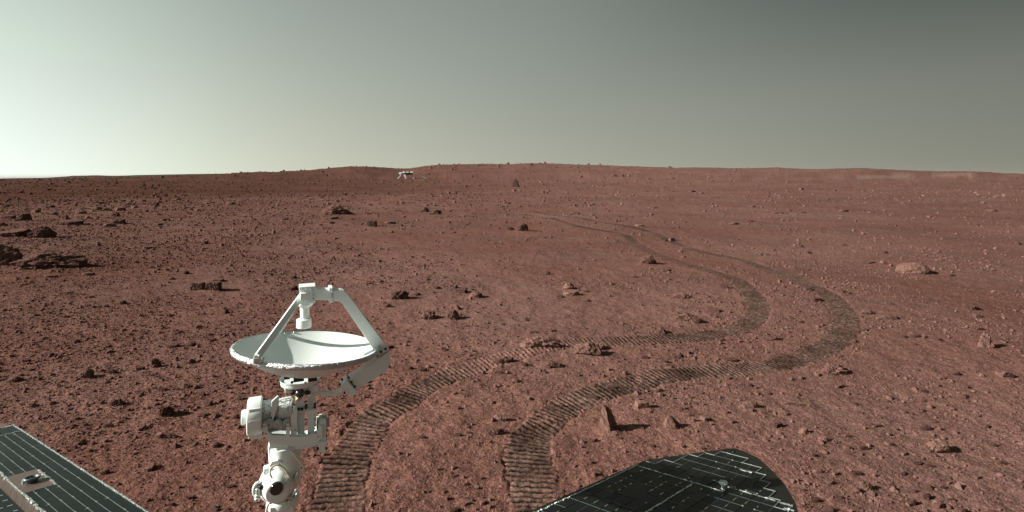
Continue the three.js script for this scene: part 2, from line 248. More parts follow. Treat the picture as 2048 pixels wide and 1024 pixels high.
// smaller stones, by region: [u, v, w, h, ...]
const SMALL = [
  [311, 412, 12, 6], [355, 400, 14, 4], [461, 410, 17, 6], [395, 422, 12, 4], [12, 414, 10, 5], [231, 433, 18, 7], [197, 421, 13, 8], [216, 422, 18, 6], [162, 428, 21, 10], [241, 422, 22, 7], [219, 454, 23, 7], [318, 451, 16, 5], [410, 488, 13, 7], [399, 486, 8, 4], [197, 492, 9, 7], [295, 499, 19, 6], [271, 527, 12, 5], [316, 541, 12, 6], [332, 541, 9, 4], [371, 548, 13, 7], [342, 559, 13, 7], [498, 545, 9, 5], [123, 563, 21, 4], [176, 551, 26, 6], [45, 571, 22, 5], [100, 556, 30, 6], [72, 425, 14, 6], [103, 415, 12, 5], [150, 412, 10, 4], [270, 416, 14, 5], [330, 442, 20, 5], [20, 438, 16, 7], [108, 430, 12, 6], [262, 410, 12, 4], [175, 437, 10, 5], [5, 452, 18, 8],
  [927, 433, 22, 3], [664, 448, 11, 5], [571, 440, 14, 5], [780, 448, 24, 5], [637, 505, 10, 5], [852, 561, 13, 7], [585, 558, 20, 7], [1020, 460, 14, 6], [740, 411, 12, 4], [1230, 353, 8, 5], [1246, 353, 6, 4], [1258, 353, 8, 4], [1384, 384, 14, 3], [1305, 417, 20, 3], [1343, 482, 12, 6], [1361, 505, 13, 6], [1331, 482, 6, 4], [1095, 549, 10, 7], [1269, 556, 12, 6], [1500, 443, 16, 3], [1468, 449, 22, 4], [1448, 578, 17, 10], [1505, 414, 12, 3], [1063, 331, 7, 4], [912, 333, 5, 3], [958, 332, 5, 3], [760, 565, 12, 5], [700, 500, 9, 4], [900, 520, 9, 4], [1185, 410, 10, 3], [1150, 428, 18, 4],
  [1770, 507, 12, 6], [1685, 491, 14, 6], [1616, 507, 11, 6], [1686, 424, 19, 5], [1605, 426, 12, 3], [1555, 428, 22, 4], [1603, 380, 8, 4], [1985, 423, 20, 4], [1953, 451, 10, 4], [2035, 489, 12, 7], [1604, 551, 16, 6], [1618, 541, 10, 4], [1966, 407, 10, 4], [1578, 422, 12, 3], [1742, 426, 12, 3], [1600, 495, 14, 6], [1876, 505, 12, 5], [1905, 517, 14, 6], [1880, 521, 12, 5], [1900, 553, 18, 5], [1985, 548, 10, 4], [1955, 545, 8, 4],
  [225, 747, 21, 10], [382, 693, 21, 10], [280, 678, 13, 6], [152, 685, 15, 8], [86, 680, 14, 7], [73, 634, 14, 7], [131, 635, 14, 5], [245, 609, 15, 8], [213, 614, 11, 6], [188, 616, 11, 5], [452, 627, 13, 9], [135, 588, 22, 5], [358, 668, 20, 7], [326, 783, 20, 9], [376, 776, 19, 10], [404, 791, 17, 8], [188, 786, 15, 9], [203, 807, 15, 7], [477, 802, 25, 12], [416, 811, 17, 10], [98, 712, 17, 7], [53, 724, 13, 6], [117, 727, 11, 5], [60, 742, 14, 6], [281, 741, 15, 8], [240, 757, 8, 7], [180, 596, 16, 5], [300, 626, 10, 5], [322, 632, 12, 5], [338, 633, 12, 5], [175, 637, 9, 4], [448, 618, 9, 4], [62, 604, 10, 5], [428, 681, 9, 5],
  [370, 829, 19, 8], [406, 833, 14, 7], [216, 854, 24, 9], [140, 856, 22, 9], [117, 845, 14, 6], [354, 898, 17, 12], [387, 888, 19, 6], [165, 891, 17, 9], [302, 938, 17, 8], [410, 977, 18, 7], [462, 975, 19, 6], [430, 1023, 21, 8], [140, 913, 19, 7], [228, 868, 12, 7], [345, 1010, 14, 6], [149, 898, 12, 7], [273, 893, 10, 5], [324, 941, 10, 5], [383, 997, 15, 5], [300, 995, 14, 5], [470, 838, 18, 10],
  [834, 591, 15, 6], [775, 615, 15, 8], [769, 608, 8, 5], [875, 578, 12, 6], [911, 577, 10, 7], [925, 586, 19, 8], [945, 581, 9, 4], [1174, 603, 14, 6], [1120, 595, 13, 5], [1172, 585, 14, 5], [1053, 642, 10, 7], [887, 702, 16, 9], [1106, 664, 14, 5], [1067, 668, 16, 6], [782, 697, 14, 7], [823, 739, 12, 8], [846, 742, 16, 7], [1003, 748, 15, 7], [1037, 766, 13, 8], [1190, 776, 19, 10], [1188, 799, 27, 10], [1051, 733, 12, 8], [1007, 650, 10, 4], [918, 655, 9, 4], [815, 684, 10, 5], [977, 628, 9, 4], [995, 631, 8, 4],
  [1426, 623, 25, 8], [1580, 638, 14, 7], [1602, 646, 12, 6], [1463, 724, 32, 8], [1361, 714, 11, 9], [1332, 727, 14, 6], [1316, 721, 11, 5], [1221, 779, 19, 9], [1320, 784, 17, 7], [1502, 773, 12, 6], [1539, 788, 11, 5], [1705, 685, 11, 9], [1683, 713, 8, 4], [1616, 582, 20, 7], [1632, 603, 21, 8], [1490, 668, 26, 6], [1445, 681, 12, 5], [1290, 718, 14, 7], [1453, 777, 14, 5], [1400, 770, 12, 6],
  [2001, 682, 16, 6], [1952, 659, 23, 10], [1954, 635, 13, 8], [1729, 662, 13, 7], [1832, 676, 26, 7], [1879, 682, 13, 6], [1914, 751, 19, 8], [1866, 744, 17, 7], [1835, 743, 12, 7], [1683, 586, 17, 7], [1698, 588, 10, 5], [1776, 609, 12, 6], [1785, 771, 10, 5], [1848, 787, 17, 9], [1928, 798, 21, 10], [1772, 805, 17, 8], [1712, 813, 14, 9], [1848, 803, 10, 6], [1810, 676, 16, 6], [1830, 690, 8, 5],
  [1189, 883, 15, 7], [1237, 879, 14, 8], [1181, 929, 14, 11], [1274, 843, 13, 7], [1286, 859, 12, 6], [1307, 894, 13, 6], [1369, 896, 14, 8], [1296, 921, 15, 8], [1331, 916, 12, 5], [1406, 901, 12, 7], [1296, 789, 11, 5], [1396, 810, 13, 7], [1127, 816, 15, 9], [1305, 808, 10, 5], [1380, 834, 10, 6],
  [845, 876, 17, 6], [917, 874, 15, 9], [937, 858, 12, 6], [938, 868, 12, 6], [862, 915, 14, 6], [766, 984, 15, 8], [910, 1024, 23, 10], [890, 986, 13, 6], [935, 1000, 17, 7], [932, 973, 15, 8], [966, 959, 10, 6], [879, 941, 10, 5], [904, 948, 10, 5], [910, 955, 12, 6],
  [1649, 896, 17, 8], [1728, 900, 17, 9], [1630, 915, 15, 10], [1674, 998, 23, 12], [1632, 1003, 19, 9], [1808, 952, 23, 11], [1862, 981, 21, 14], [1825, 986, 19, 11], [1855, 999, 21, 13], [1828, 1010, 19, 11], [1930, 1027, 21, 11], [1658, 1023, 25, 12], [1608, 1016, 14, 8], [1852, 862, 21, 12], [1869, 846, 14, 7], [1755, 855, 19, 7], [1741, 851, 10, 7], [1977, 857, 15, 8], [1718, 829, 23, 8], [1827, 832, 12, 6], [1990, 894, 10, 8], [2008, 929, 15, 7], [1836, 931, 26, 7], [1985, 1029, 21, 11], [1580, 812, 19, 8], [1604, 814, 16, 7], [1557, 854, 19, 9], [1905, 1002, 13, 7], [1925, 1000, 14, 8], [1715, 950, 16, 8], [1798, 937, 12, 6], [1775, 950, 10, 5], [1886, 978, 12, 8], [1606, 983, 14, 8], [1700, 873, 8, 5], [1860, 934, 12, 6],
];

// unit rock: widest at the ground line (y = 0), top at y = 1, buried part below
function rockShape(seed, kind, detail) {
  const r = rng(seed), planes = [];
  const add = (x, y, z, d) => { const l = Math.hypot(x, y, z); planes.push([x / l, y / l, z / l, d]); };
  let rough = 0.07, fine = 0.035, cap = 1.05;
  if (kind === 'pyramid') { rough = 0.05; fine = 0.03; }
  else if (kind === 'block') { for (const s of [-1, 1]) { add(s, 0.1 * r(), 0.25 * (r() - 0.5), 0.66 + 0.1 * r()); add(0.3 * (r() - 0.5), 0.15 * r(), s, 0.6 + 0.1 * r()); } add(0.1 * (r() - 0.5), 1, 0.15 * (r() - 0.5), 0.62); for (let i = 0; i < 4; i++) add(r() - 0.5, r(), r() - 0.5, 0.86 + 0.1 * r()); rough = 0.06; }
  else if (kind === 'slab') { add(0.25 * (r() - 0.5), 1, 0.35 * (r() - 0.2), 0.34); for (let i = 0; i < 9; i++) { const t = i * 0.7 + r() * 0.5; add(Math.cos(t), -0.35 + 0.9 * r(), Math.sin(t), 0.72 + 0.22 * r()); } rough = 0.08; }
  else if (kind === 'dome') { for (let i = 0; i < 4; i++) add(r() - 0.5, r() * 0.6, r() - 0.5, 0.93 + 0.06 * r()); rough = 0.05; fine = 0.02; add(1, 0.15, 0.3, 0.8); }
  else if (kind === 'tall') { for (let i = 0; i < 10; i++) { const t = i * 0.63 + r() * 0.5; add(Math.cos(t), 0.1 + 0.5 * r(), Math.sin(t), 0.6 + 0.25 * r()); } rough = 0.12; fine = 0.05; }
  else if (kind === 'clump') { for (let i = 0; i < 7; i++) add(r() - 0.5, r() - 0.2, r() - 0.5, 0.75 + 0.2 * r()); rough = 0.22; fine = 0.10; }
  else if (kind === 'outcrop') { for (let i = 0; i < 8; i++) add(r() - 0.5, r() - 0.1, r() - 0.5, 0.66 + 0.25 * r()); add(0.5, 0.6, 0.5, 0.62); rough = 0.14; fine = 0.04; }
  else { for (let i = 0; i < 12; i++) add(r() - 0.5, r() - 0.35, r() - 0.5, 0.62 + 0.3 * r()); rough = 0.09; fine = 0.04; }
  const g0 = new THREE.IcosahedronGeometry(1, detail); g0.deleteAttribute('uv'); g0.deleteAttribute('normal');
  const g = mergeVertices(g0, 1e-4), P = g.attributes.position, o = r() * 80;
  for (let i = 0; i < P.count; i++) {
    const x = P.getX(i), y = P.getY(i), z = P.getZ(i);
    let d = cap; for (const p of planes) { const q = x * p[0] + y * p[1] + z * p[2]; if (q > 0.05) d = Math.min(d, p[3] / q); }
    d *= 1 + rough * (n3(x * 1.3 + o, y * 1.3, z * 1.3) + 0.7 * n3(x * 2.9, y * 2.9 + o, z * 2.9)) + fine * (n3(x * 6.5, y * 6.5, z * 6.5 + o) + 0.7 * (1 - 2 * Math.abs(n3(x * 12 + o, y * 12, z * 12))) + (detail > 14 ? 0.5 * n3(x * 27, y * 27 + o, z * 27) : 0));
    if (kind === 'outcrop') d *= 1 + 0.025 * Math.sin(y * 11 + 2 * n3(x * 2, y, z * 2 + o));
    if (kind === 'pyramid') {                                // a leaning splinter: polygon cross-section shrinking to an edge at the top
      const t = Math.max(-0.5, y), a = Math.atan2(z, x), flat = Math.hypot(x, z) || 1e-6;
      let R = 9; for (let k = 0; k < 4; k++) R = Math.min(R, (0.74 + 0.12 * Math.sin(k * 5 + o)) / Math.max(0.05, Math.cos(a - k * 1.5708 - 0.35 - 0.3 * Math.sin(k + o))));
      const q = R * Math.min(1, (0.10 + 0.90 * Math.pow(Math.max(0, 1 - t), 0.72))) * Math.min(1, flat * 3) * d * 0.95;
      P.setXYZ(i, q * x / flat - 0.20 * Math.max(0, t) + 0.03 * n3(x * 3, y * 3 + o, z * 3), t * d * 1.1, q * z / flat); continue;
    }
    P.setXYZ(i, x * d, y * d, z * d);
  }
  g.computeBoundingBox(); const b = g.boundingBox, wl = (b.min.y + (b.max.y - b.min.y) * (kind === 'pyramid' ? 0.30 : 0.42));
  let minX = 9, maxX = -9, minZ = 9, maxZ = -9;
  for (let i = 0; i < P.count; i++) if (P.getY(i) > wl) { minX = Math.min(minX, P.getX(i)); maxX = Math.max(maxX, P.getX(i)); minZ = Math.min(minZ, P.getZ(i)); maxZ = Math.max(maxZ, P.getZ(i)); }
  for (let i = 0; i < P.count; i++) P.setXYZ(i, (P.getX(i) - (minX + maxX) / 2) / (maxX - minX), (P.getY(i) - wl) / (b.max.y - wl), (P.getZ(i) - (minZ + maxZ) / 2) / (maxZ - minZ));
  return g;
}
function finishRock(g, sx, sy, sz, seed, tone, pale) {       // real size, crisp edges, dust on what faces up
  const h = g.clone(); h.scale(sx, sy, sz);
  const n = toCreasedNormals(h, 0.55), P = n.attributes.position, N = n.attributes.normal;
  const col = new Float32Array(P.count * 3), uv = new Float32Array(P.count * 2);
  for (let i = 0; i < P.count; i++) {
    const x = P.getX(i), y = P.getY(i), z = P.getZ(i), dust = clamp(smooth(0.3, 0.95, N.getY(i)) * (0.75 + 0.4 * n3(x * 6 / sx, y * 6 / sx, z * 6 / sx + seed)));
    const v = 1 + 0.10 * n3(x * 9 / sx + seed, y * 9 / sx, z * 9 / sx) + 0.08 * n3(x * 30 / sx, y * 30 / sx + seed, z * 30 / sx);
    const base = [lerp(0.18, 0.35, pale), lerp(0.100, 0.205, pale), lerp(0.083, 0.170, pale)];
    for (let k = 0; k < 3; k++) col[3 * i + k] = lerp(base[k] * tone * v, SOIL[k] * 1.02, 0.6 * dust);
    uv[2 * i] = (x + 0.6 * y + seed * 0.37) / 1.3; uv[2 * i + 1] = (z + 0.8 * y) / 1.3;
  }
  n.setAttribute('color', new THREE.BufferAttribute(col, 3)); n.setAttribute('uv', new THREE.BufferAttribute(uv, 2));
  return n;
}
const rocks = [];                                            // {u, v, w, h} in the photograph, and where it stands
function siteOf(u, v, w, h) {
  const foot = onGround(u, v), d = -foot.z, W = w * d / FL, H = h * d / FL;
  const grazing = Math.min(0.6, (v - HZ) / FL);
  const D = Math.min(W * 0.8, Math.max(W * 0.45, H / Math.max(grazing, 0.15) * 0.45));
  const Z = d + D * 0.42, x = foot.x * Z / d;
  return { x, z: -Z, W, H: Math.max(H * 0.66, H - D * 0.5 * grazing), D };
}
const sites = LAND.map(([kind, u, v, w, h]) => siteOf(u, v, w, h));
LAND.forEach(([kind, u, v, w], i) => { const s = sites[i]; if (w > 24 && -s.z < 30) addMound(s.x, s.z, Math.max(s.W, s.D) * 0.62, s.H * (kind === 'outcrop' ? 0.42 : 0.16)); });

// ------------------------------------------------------------------ ground sheet, far hills
{
  const T = [];                                              // column directions: fine where the photograph looks, coarse round the back
  const C = 1020; for (let i = 0; i <= C; i++) T.push(Math.atan(-1.2 + 2.4 * i / C));
  const a0 = Math.atan(1.2); for (let i = 1; i < 64; i++) T.push(a0 + (2 * Math.PI - 2 * a0) * i / 64);
  const D = []; for (let d = 0.25; d < 2.3; d += 0.14) D.push(d);
  for (let v = 1150; v > HZ + 9.4; v -= v > 510 ? 1.75 : 1.2) D.push(EYE * FL / (v - HZ));
  for (let d = 200; d < 300; d += 4) D.push(d); for (let d = 300; d <= 700; d *= 1.05) D.push(d);
  const rows = D.sort((a, b) => a - b), nc = T.length, nr = rows.length;
  const pos = new Float32Array((nr * nc + 1) * 3), col = new Float32Array((nr * nc + 1) * 3), uv = new Float32Array((nr * nc + 1) * 2), c = [0, 0, 0];
  for (let j = 0; j < nr; j++) for (let i = 0; i < nc; i++) {
    const r = rows[j] / Math.max(Math.cos(T[i]), 0.62), x = r * Math.sin(T[i]), z = -r * Math.cos(T[i]), o = j * nc + i;
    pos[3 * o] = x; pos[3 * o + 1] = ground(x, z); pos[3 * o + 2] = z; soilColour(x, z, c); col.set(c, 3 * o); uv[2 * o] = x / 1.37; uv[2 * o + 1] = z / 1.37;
  }
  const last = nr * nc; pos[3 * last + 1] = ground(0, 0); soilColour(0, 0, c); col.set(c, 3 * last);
  const idx = [];
  for (let i = 0; i < nc; i++) idx.push(last, (i + 1) % nc, i);
  for (let j = 0; j + 1 < nr; j++) for (let i = 0; i < nc; i++) { const k = (i + 1) % nc, a = j * nc + i, b = j * nc + k, e = (j + 1) * nc + i, f = (j + 1) * nc + k; idx.push(a, b, e, b, f, e); }
  const g = new THREE.BufferGeometry();
  g.setAttribute('position', new THREE.BufferAttribute(pos, 3)); g.setAttribute('color', new THREE.BufferAttribute(col, 3)); g.setAttribute('uv', new THREE.BufferAttribute(uv, 2));
  g.setIndex(new THREE.BufferAttribute(new Uint32Array(idx), 1)); g.computeVertexNormals();
  struct('ground', g, M.soil).userData.label = 'red brown stony desert ground of fine soil and gravel reaching to the horizon';
}
{
  const nc = 360, R = []; for (let r = 690; r < 1350; r *= 1.02) R.push(r); R.push(1500, 1900, 3000);
  const pos = [], col = [], idx = [];
  R.forEach((r0, j) => { for (let i = 0; i < nc; i++) {
    const a = i < 260 ? -0.95 + 1.9 * i / 260 : 0.95 + (2 * Math.PI - 1.9) * (i - 260) / 100, r = r0 / Math.max(Math.cos(a), 0.62), x = r * Math.sin(a), z = -r * Math.cos(a);
    pos.push(x, large(x, z) + (j === 0 ? -0.3 : 0) + (j > 3 ? 2.5 * n2(x * 0.004, z * 0.004) * smooth(800, 1200, r) * 0.3 : 0), z);
    const k = 0.8 + 0.15 * n2(x * 0.003, z * 0.012); col.push(0.055 * k, 0.038 * k, 0.032 * k);
    if (j) { const p = (j - 1) * nc + i, q = (j - 1) * nc + (i + 1) % nc, e = j * nc + i, f = j * nc + (i + 1) % nc; idx.push(p, q, e, q, f, e); }
  } });
  const g = new THREE.BufferGeometry(); g.setAttribute('position', new THREE.Float32BufferAttribute(pos, 3)); g.setAttribute('color', new THREE.Float32BufferAttribute(col, 3)); g.setIndex(idx); g.computeVertexNormals();
  struct('hills', g, M.far).userData.label = 'low hazy dark hills along the left horizon';
}

// ------------------------------------------------------------------ wheel tracks: pressed soil with a cross bar every 4.8 cm
TRACKS.forEach((c, ti) => {
  const L = c.getLength(), S = []; let s = 0;
  while (s < L) { S.push(s); const p = c.getPointAt(Math.min(1, s / L)), d = Math.hypot(p.x, p.z); s += d < 5 ? 0.0075 : d < 9 ? 0.009 : d < 15 ? 0.012 : 0.05; }
  const NA = 27, pos = [], col = [], uv = [], idx = [];
  S.forEach((s, j) => {
    const t = clamp(s / L), p = c.getPointAt(t), q = c.getTangentAt(t), nx = -q.z, nz = q.x, d = Math.hypot(p.x, p.z);
    const detail = smooth(17, 10, d), skew = 0.22 * Math.sin(s * 0.7 + ti);
    const patch = n2(s * 0.9, ti * 40 + 3);                  // stretches where the wheel dug darker soil up
    for (let i = 0; i < NA; i++) {
      const a = (i / (NA - 1) * 2 - 1), lug = Math.floor(s / 0.048), edge = HALF + 0.010 + 0.012 * n2(s * 4, a > 0 ? 9 : 50 + ti) + 0.022 * n2(lug * 7.7, a > 0 ? 9 : 50 + ti), w = a * edge, x = p.x + nx * w, z = p.z + nz * w;
      const ph = (s + skew * w + 0.014 * n2(s * 2.6, ti * 9) + 0.005 * n2(x * 7, z * 7) + 0.002 * n2(x * 30, z * 30)) / 0.048, f = ph - Math.floor(ph), lugNo = Math.floor(ph);
      const wear = clamp(0.75 + 0.5 * n2(x * 3.1, z * 3.1 + 9) + 0.3 * n2(lugNo * 5.3, a * 0.9 + ti * 30) + 0.12 * n2(x * 11, z * 11));   // how crisp the bar is here
      const bar = smooth(0.20, 0.38, f) * smooth(1.0, 0.80, f), fade = smooth(1, 0.86, Math.abs(a));
      const h = 0.008 * bar * wear * detail + 0.004 * n2(x * 20, z * 20) + 0.003 * n2(x * 47, z * 47);
      const near = ground(x, z, false);
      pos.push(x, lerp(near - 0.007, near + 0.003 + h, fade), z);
      const dig = clamp(0.35 + 0.6 * n2(x * 1.9 + ti * 5, z * 1.9) + 0.4 * patch + 0.3 * n2(x * 7, z * 7));
      const digNear = lerp(dig, 0.45 + 0.3 * (dig - 0.45) + 0.2 * n2(x * 8, z * 8), smooth(4.5, 8, d));
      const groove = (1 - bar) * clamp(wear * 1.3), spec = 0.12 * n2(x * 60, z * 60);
      const worn = clamp(0.30 + 0.55 * n2(x * 2.3 + 60, z * 2.3) + 0.3 * n2(s * 0.8, 77 + ti)) * 0.7;   // stretches where red soil has slid back in
      const show = lerp(1, clamp(0.80 + 0.4 * n2(s * 0.35, 5 + ti * 20) + 0.25 * n2(x * 1.3, z * 1.3 + 40)), smooth(9, 14, d));
      let bury = 0; for (const q of [38, 39, 41]) bury += Math.exp(-(((x - sites[q].x) ** 2 + (z - sites[q].z) ** 2) / 0.16)); bury = clamp(bury) * (0.8 + 0.3 * n2(x * 5, z * 5));   // dust off the rocks that lie across the track
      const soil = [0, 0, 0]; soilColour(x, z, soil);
      const barTan = [0.255, 0.165, 0.135], dark = [0.018, 0.012, 0.010], mid = [0.058, 0.036, 0.029];  // tan bar soil; the groove colour is dark soil with shade put in
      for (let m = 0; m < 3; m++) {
        const base = lerp(lerp(barTan[m], soil[m], worn), mid[m], digNear * 0.8);
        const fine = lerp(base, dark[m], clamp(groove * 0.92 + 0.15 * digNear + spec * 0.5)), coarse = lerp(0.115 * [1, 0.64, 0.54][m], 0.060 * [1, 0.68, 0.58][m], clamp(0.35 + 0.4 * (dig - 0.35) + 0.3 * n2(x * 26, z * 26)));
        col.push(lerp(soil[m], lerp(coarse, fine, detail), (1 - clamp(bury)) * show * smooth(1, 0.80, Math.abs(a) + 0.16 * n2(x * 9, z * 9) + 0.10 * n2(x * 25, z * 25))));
      }
      uv.push(x / 1.37, z / 1.37);
      if (j && i) { const A = (j - 1) * NA + i - 1, B = A + 1, E = j * NA + i - 1, F = E + 1; idx.push(A, B, E, B, F, E); }
    }
  });
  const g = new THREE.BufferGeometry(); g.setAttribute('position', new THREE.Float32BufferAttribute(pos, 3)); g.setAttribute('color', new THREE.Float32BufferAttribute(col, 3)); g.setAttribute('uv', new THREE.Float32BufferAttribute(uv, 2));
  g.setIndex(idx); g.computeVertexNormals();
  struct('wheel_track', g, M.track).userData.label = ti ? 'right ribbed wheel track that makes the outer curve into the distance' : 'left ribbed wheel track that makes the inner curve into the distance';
});

// ------------------------------------------------------------------ rocks
const OFF = new Set(['rock']);
LAND.forEach(([kind, u, v, w, h, label, phrase], i) => {
  const s = sites[i], detail = w > 40 ? 26 : w > 24 ? 18 : 11, r = rng(900 + i);
  const pale = /pale|bright/.test(label) ? 0.75 : /dark|black/.test(label) ? 0.0 : 0.3, tone = /dark triangular|cube-shaped/.test(label) ? 0.5 : /dark|black/.test(label) ? 0.78 : 1;
  const g = finishRock(rockShape(100 + i * 7, kind, detail), s.W, s.H, s.D, i + 1, tone, pale);
  const m = shadows(new THREE.Mesh(g, M.rock)); m.name = numbered('rock'); m.position.set(s.x, ground(s.x, s.z, false) - 0.01 * s.H - 0.002, s.z); m.rotation.y = kind === 'pyramid' ? 0 : (r() - 0.5) * 0.4;
  tag(m, label, 'rock'); scene.add(m);
  rocks.push({ u, v, w, h, phrase, m });
});
{
  const kinds = ['boulder', 'boulder', 'slab', 'dome', 'clump', 'pyramid', 'block', 'boulder'];
  const variants = kinds.flatMap((k, i) => [0, 1].map((t) => finishRock(rockShape(500 + i * 13 + t * 101, k, 8), 1, 1, 1, i + t * 9, t ? 0.98 : 0.80, t ? 0.45 : 0.1)));
  const sizes = SMALL.map((s) => s[2] * s[3]), taken = new Map();
  const marks = [...rocks, { u: 620, v: 760, phrase: 'dish antenna' }, { u: 560, v: 1000, phrase: 'antenna mast' }, { u: 190, v: 990, phrase: 'left solar panel' }, { u: 1400, v: 930, phrase: 'right solar panel' }, { u: 813, v: 357, phrase: 'distant lander' }];
  const plan = SMALL.map(([u, v, w, h], i) => {
    let best, bd = 1e9; for (const k of marks) { const q = Math.hypot(k.u - u, (k.v - v) * 1.6); if (q < bd) { bd = q; best = k; } }
    const dx = u - best.u, dy = (v - best.v) * 1.6, side = Math.abs(dx) > Math.abs(dy) ? (dx > 0 ? 'right of' : 'left of') : (dy > 0 ? 'in front of' : 'behind');
    return { u, v, w, h, i, bd, key: side + ' the ' + best.phrase };
  });
  const groups = new Map(); for (const p of plan) { if (!groups.has(p.key)) groups.set(p.key, []); groups.get(p.key).push(p); }
  const nth = ['nearest', 'second nearest', 'third nearest', 'fourth nearest', 'fifth nearest', 'sixth nearest', 'seventh nearest', 'eighth nearest', 'ninth nearest', 'tenth nearest', 'eleventh nearest', 'twelfth nearest'];
  for (const l of groups.values()) { l.sort((a, b) => a.bd - b.bd); l.forEach((p, i) => { p.rank = l.length > 1 ? nth[i] : ''; }); }
  for (const p of plan) {
    const r = rng(3000 + p.i), s = siteOf(p.u, p.v, p.w, p.h), flat = p.h / p.w;
    const pool = flat < 0.32 ? [4, 5] : flat > 0.62 ? [0, 1, 2, 3, 10, 11, 14, 15] : [0, 1, 2, 3, 6, 7, 8, 9, 12, 13, 14, 15];
    const m = shadows(new THREE.Mesh(variants[pool[Math.floor(r() * pool.length)]], M.rock));
    m.name = numbered('stone'); m.scale.set(s.W, s.H * 1.12, s.D); m.position.set(s.x, ground(s.x, s.z, false) - 0.004, s.z); m.rotation.y = (r() - 0.5) * 0.9 + (r() < 0.5 ? Math.PI : 0);
    const size = p.w > 20 ? 'larger' : p.w > 13 ? 'small' : 'little', shape = flat < 0.32 ? 'flat' : flat > 0.62 ? 'upright' : 'low';
    const tail = `stone ${p.rank ? p.rank + ' ' : ''}${p.key}`, full = `${size} ${shape} ${tail}`;
    tag(m, full.split(' ').length > 16 ? `${shape} ${tail}`.split(' ').length > 16 ? tail : `${shape} ${tail}` : full, 'stone', 'loose stones on the soil'); scene.add(m);
  }
}

// ------------------------------------------------------------------ gravel: far too many to count
const barePlaces = [[1180, 630, 210, 40], [1080, 515, 170, 45], [430, 560, 70, 30], [1900, 590, 130, 30], [1830, 690, 120, 50], [860, 480, 120, 30]];   // dusty bare ground seen in the photograph
function smoothPatch(u, v) { let k = 0; for (const [a, b, w, h] of barePlaces) k = Math.max(k, Math.exp(-(((u - a) / w) ** 2) - ((v - b) / h) ** 2)); return 0.9 * k; }
{
  const r = rng(77), VAR = 6, geos = [];
  for (let i = 0; i < VAR; i++) { const g = rockShape(4000 + i * 31, ['boulder', 'slab', 'boulder', 'dome', 'pyramid', 'block'][i], 2); g.computeVertexNormals(); const t = toCreasedNormals(g, 0.5); geos.push(t); }
  const lists = geos.map(() => []), m4 = new THREE.Matrix4(), q = new THREE.Quaternion(), e = new THREE.Euler();
  const rings = []; for (let d = 2.2; d < 320; d *= 1.18) rings.push([d, d * 1.18]);
  for (const [d0, d1] of rings) {
    const dm = (d0 + d1) / 2, smin = Math.max(0.0035, dm * 0.00105), area = (d1 ** 2 - d0 ** 2) * 1.15;
    const A = 0.060 * (1 - 0.55 * smooth(7, 24, dm)) * (1 - 0.72 * smooth(38, 75, dm)), n = Math.min(90000, Math.round(A * area / smin ** 2));
    for (let k = 0; k < n; k++) {
      const d = Math.sqrt(d0 * d0 + (d1 * d1 - d0 * d0) * r()), t = -1.15 + 2.3 * r(), x = t * d, z = -d;
      let size = smin * Math.pow(1 - r() * 0.999, -1 / 2.4); if (size > Math.max(0.045, dm * 0.0065)) continue;
      const u = 1024 + 1024 * t, left = smooth(1000, 250, u), dens = 0.50 + 0.75 * n2(x * 0.5 + 3, z * 0.5) + 0.5 * n2(x * 0.14, z * 0.14 + 21) + 0.55 * left * smooth(50, 36, d) + 0.3 * smooth(9, 4, d) - smoothPatch(u, HZ + EYE * FL / d);
      if (r() > clamp(dens, 0.07, 1.5) / 1.4 * (1 - 0.62 * smooth(1050, 1450, u) * smooth(8, 15, d))) continue;
      const td = d < 40 ? trackDist(x, z) : 9; if (td < HALF + 0.02 && (r() > 0.07 || size > 0.03)) continue;
      lists[Math.floor(r() * VAR)].push([x, z, size, r(), r(), r()]);
    }
  }
  let total = 0; const c = new THREE.Color();
  lists.forEach((l, i) => {
    const m = shadows(new THREE.InstancedMesh(geos[i], M.pebble, l.length)); total += l.length;
    l.forEach(([x, z, s, a, b, k], j) => {
      e.set((a - 0.5) * 0.5, b * 6.283, (k - 0.5) * 0.5); q.setFromEuler(e);
      m4.compose(V(x, ground(x, z) - s * 0.05, z), q, V(s * (0.8 + 0.7 * a), s * (0.42 + 0.4 * k), s * (0.75 + 0.4 * b))); m.setMatrixAt(j, m4);
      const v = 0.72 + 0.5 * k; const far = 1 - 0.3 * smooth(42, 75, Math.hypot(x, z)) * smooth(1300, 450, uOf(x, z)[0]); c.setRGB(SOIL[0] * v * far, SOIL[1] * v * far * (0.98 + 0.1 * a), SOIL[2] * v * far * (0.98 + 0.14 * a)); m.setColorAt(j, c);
    });
    m.name = numbered('gravel'); m.userData.kind = 'stuff'; m.userData.label = 'scattered red brown pebbles and small stones over the desert soil'; scene.add(m);
  });
  console.log('gravel', total);
}

// ------------------------------------------------------------------ dish antenna on its mast
const D0 = 1.25, FACE = Math.atan((1024 - 590) / FL), RHO = D0 / Math.cos(FACE), PX = 1 / 850;   // it stands 1.25 m off and faces the viewer; one photo pixel there is PX metres
const AT = (() => { const q = V((560 - 1024) / FL, -(1260 - HZ) / FL, -1), t = RHO / (-q.x * Math.sin(FACE) + Math.cos(FACE)); return V(q.x * t, EYE + q.y * t, q.z * t); })();
function L(u, v, dz = 0) {                                   // a photo pixel, dz metres nearer than the antenna's own plane -> a place in the antenna's frame
  const q = V((u - 1024) / FL, -(v - HZ) / FL, -1), t = (RHO - dz) / (-q.x * Math.sin(FACE) + Math.cos(FACE));
  return V(q.x * t - AT.x, EYE + q.y * t - AT.y, q.z * t - AT.z).applyAxisAngle(V(0, 1, 0), -FACE);
}
function thing(name, label, category, pos) { const o = new THREE.Group(); o.name = numbered(name); o.position.copy(pos); tag(o, label, category); scene.add(o); return o; }
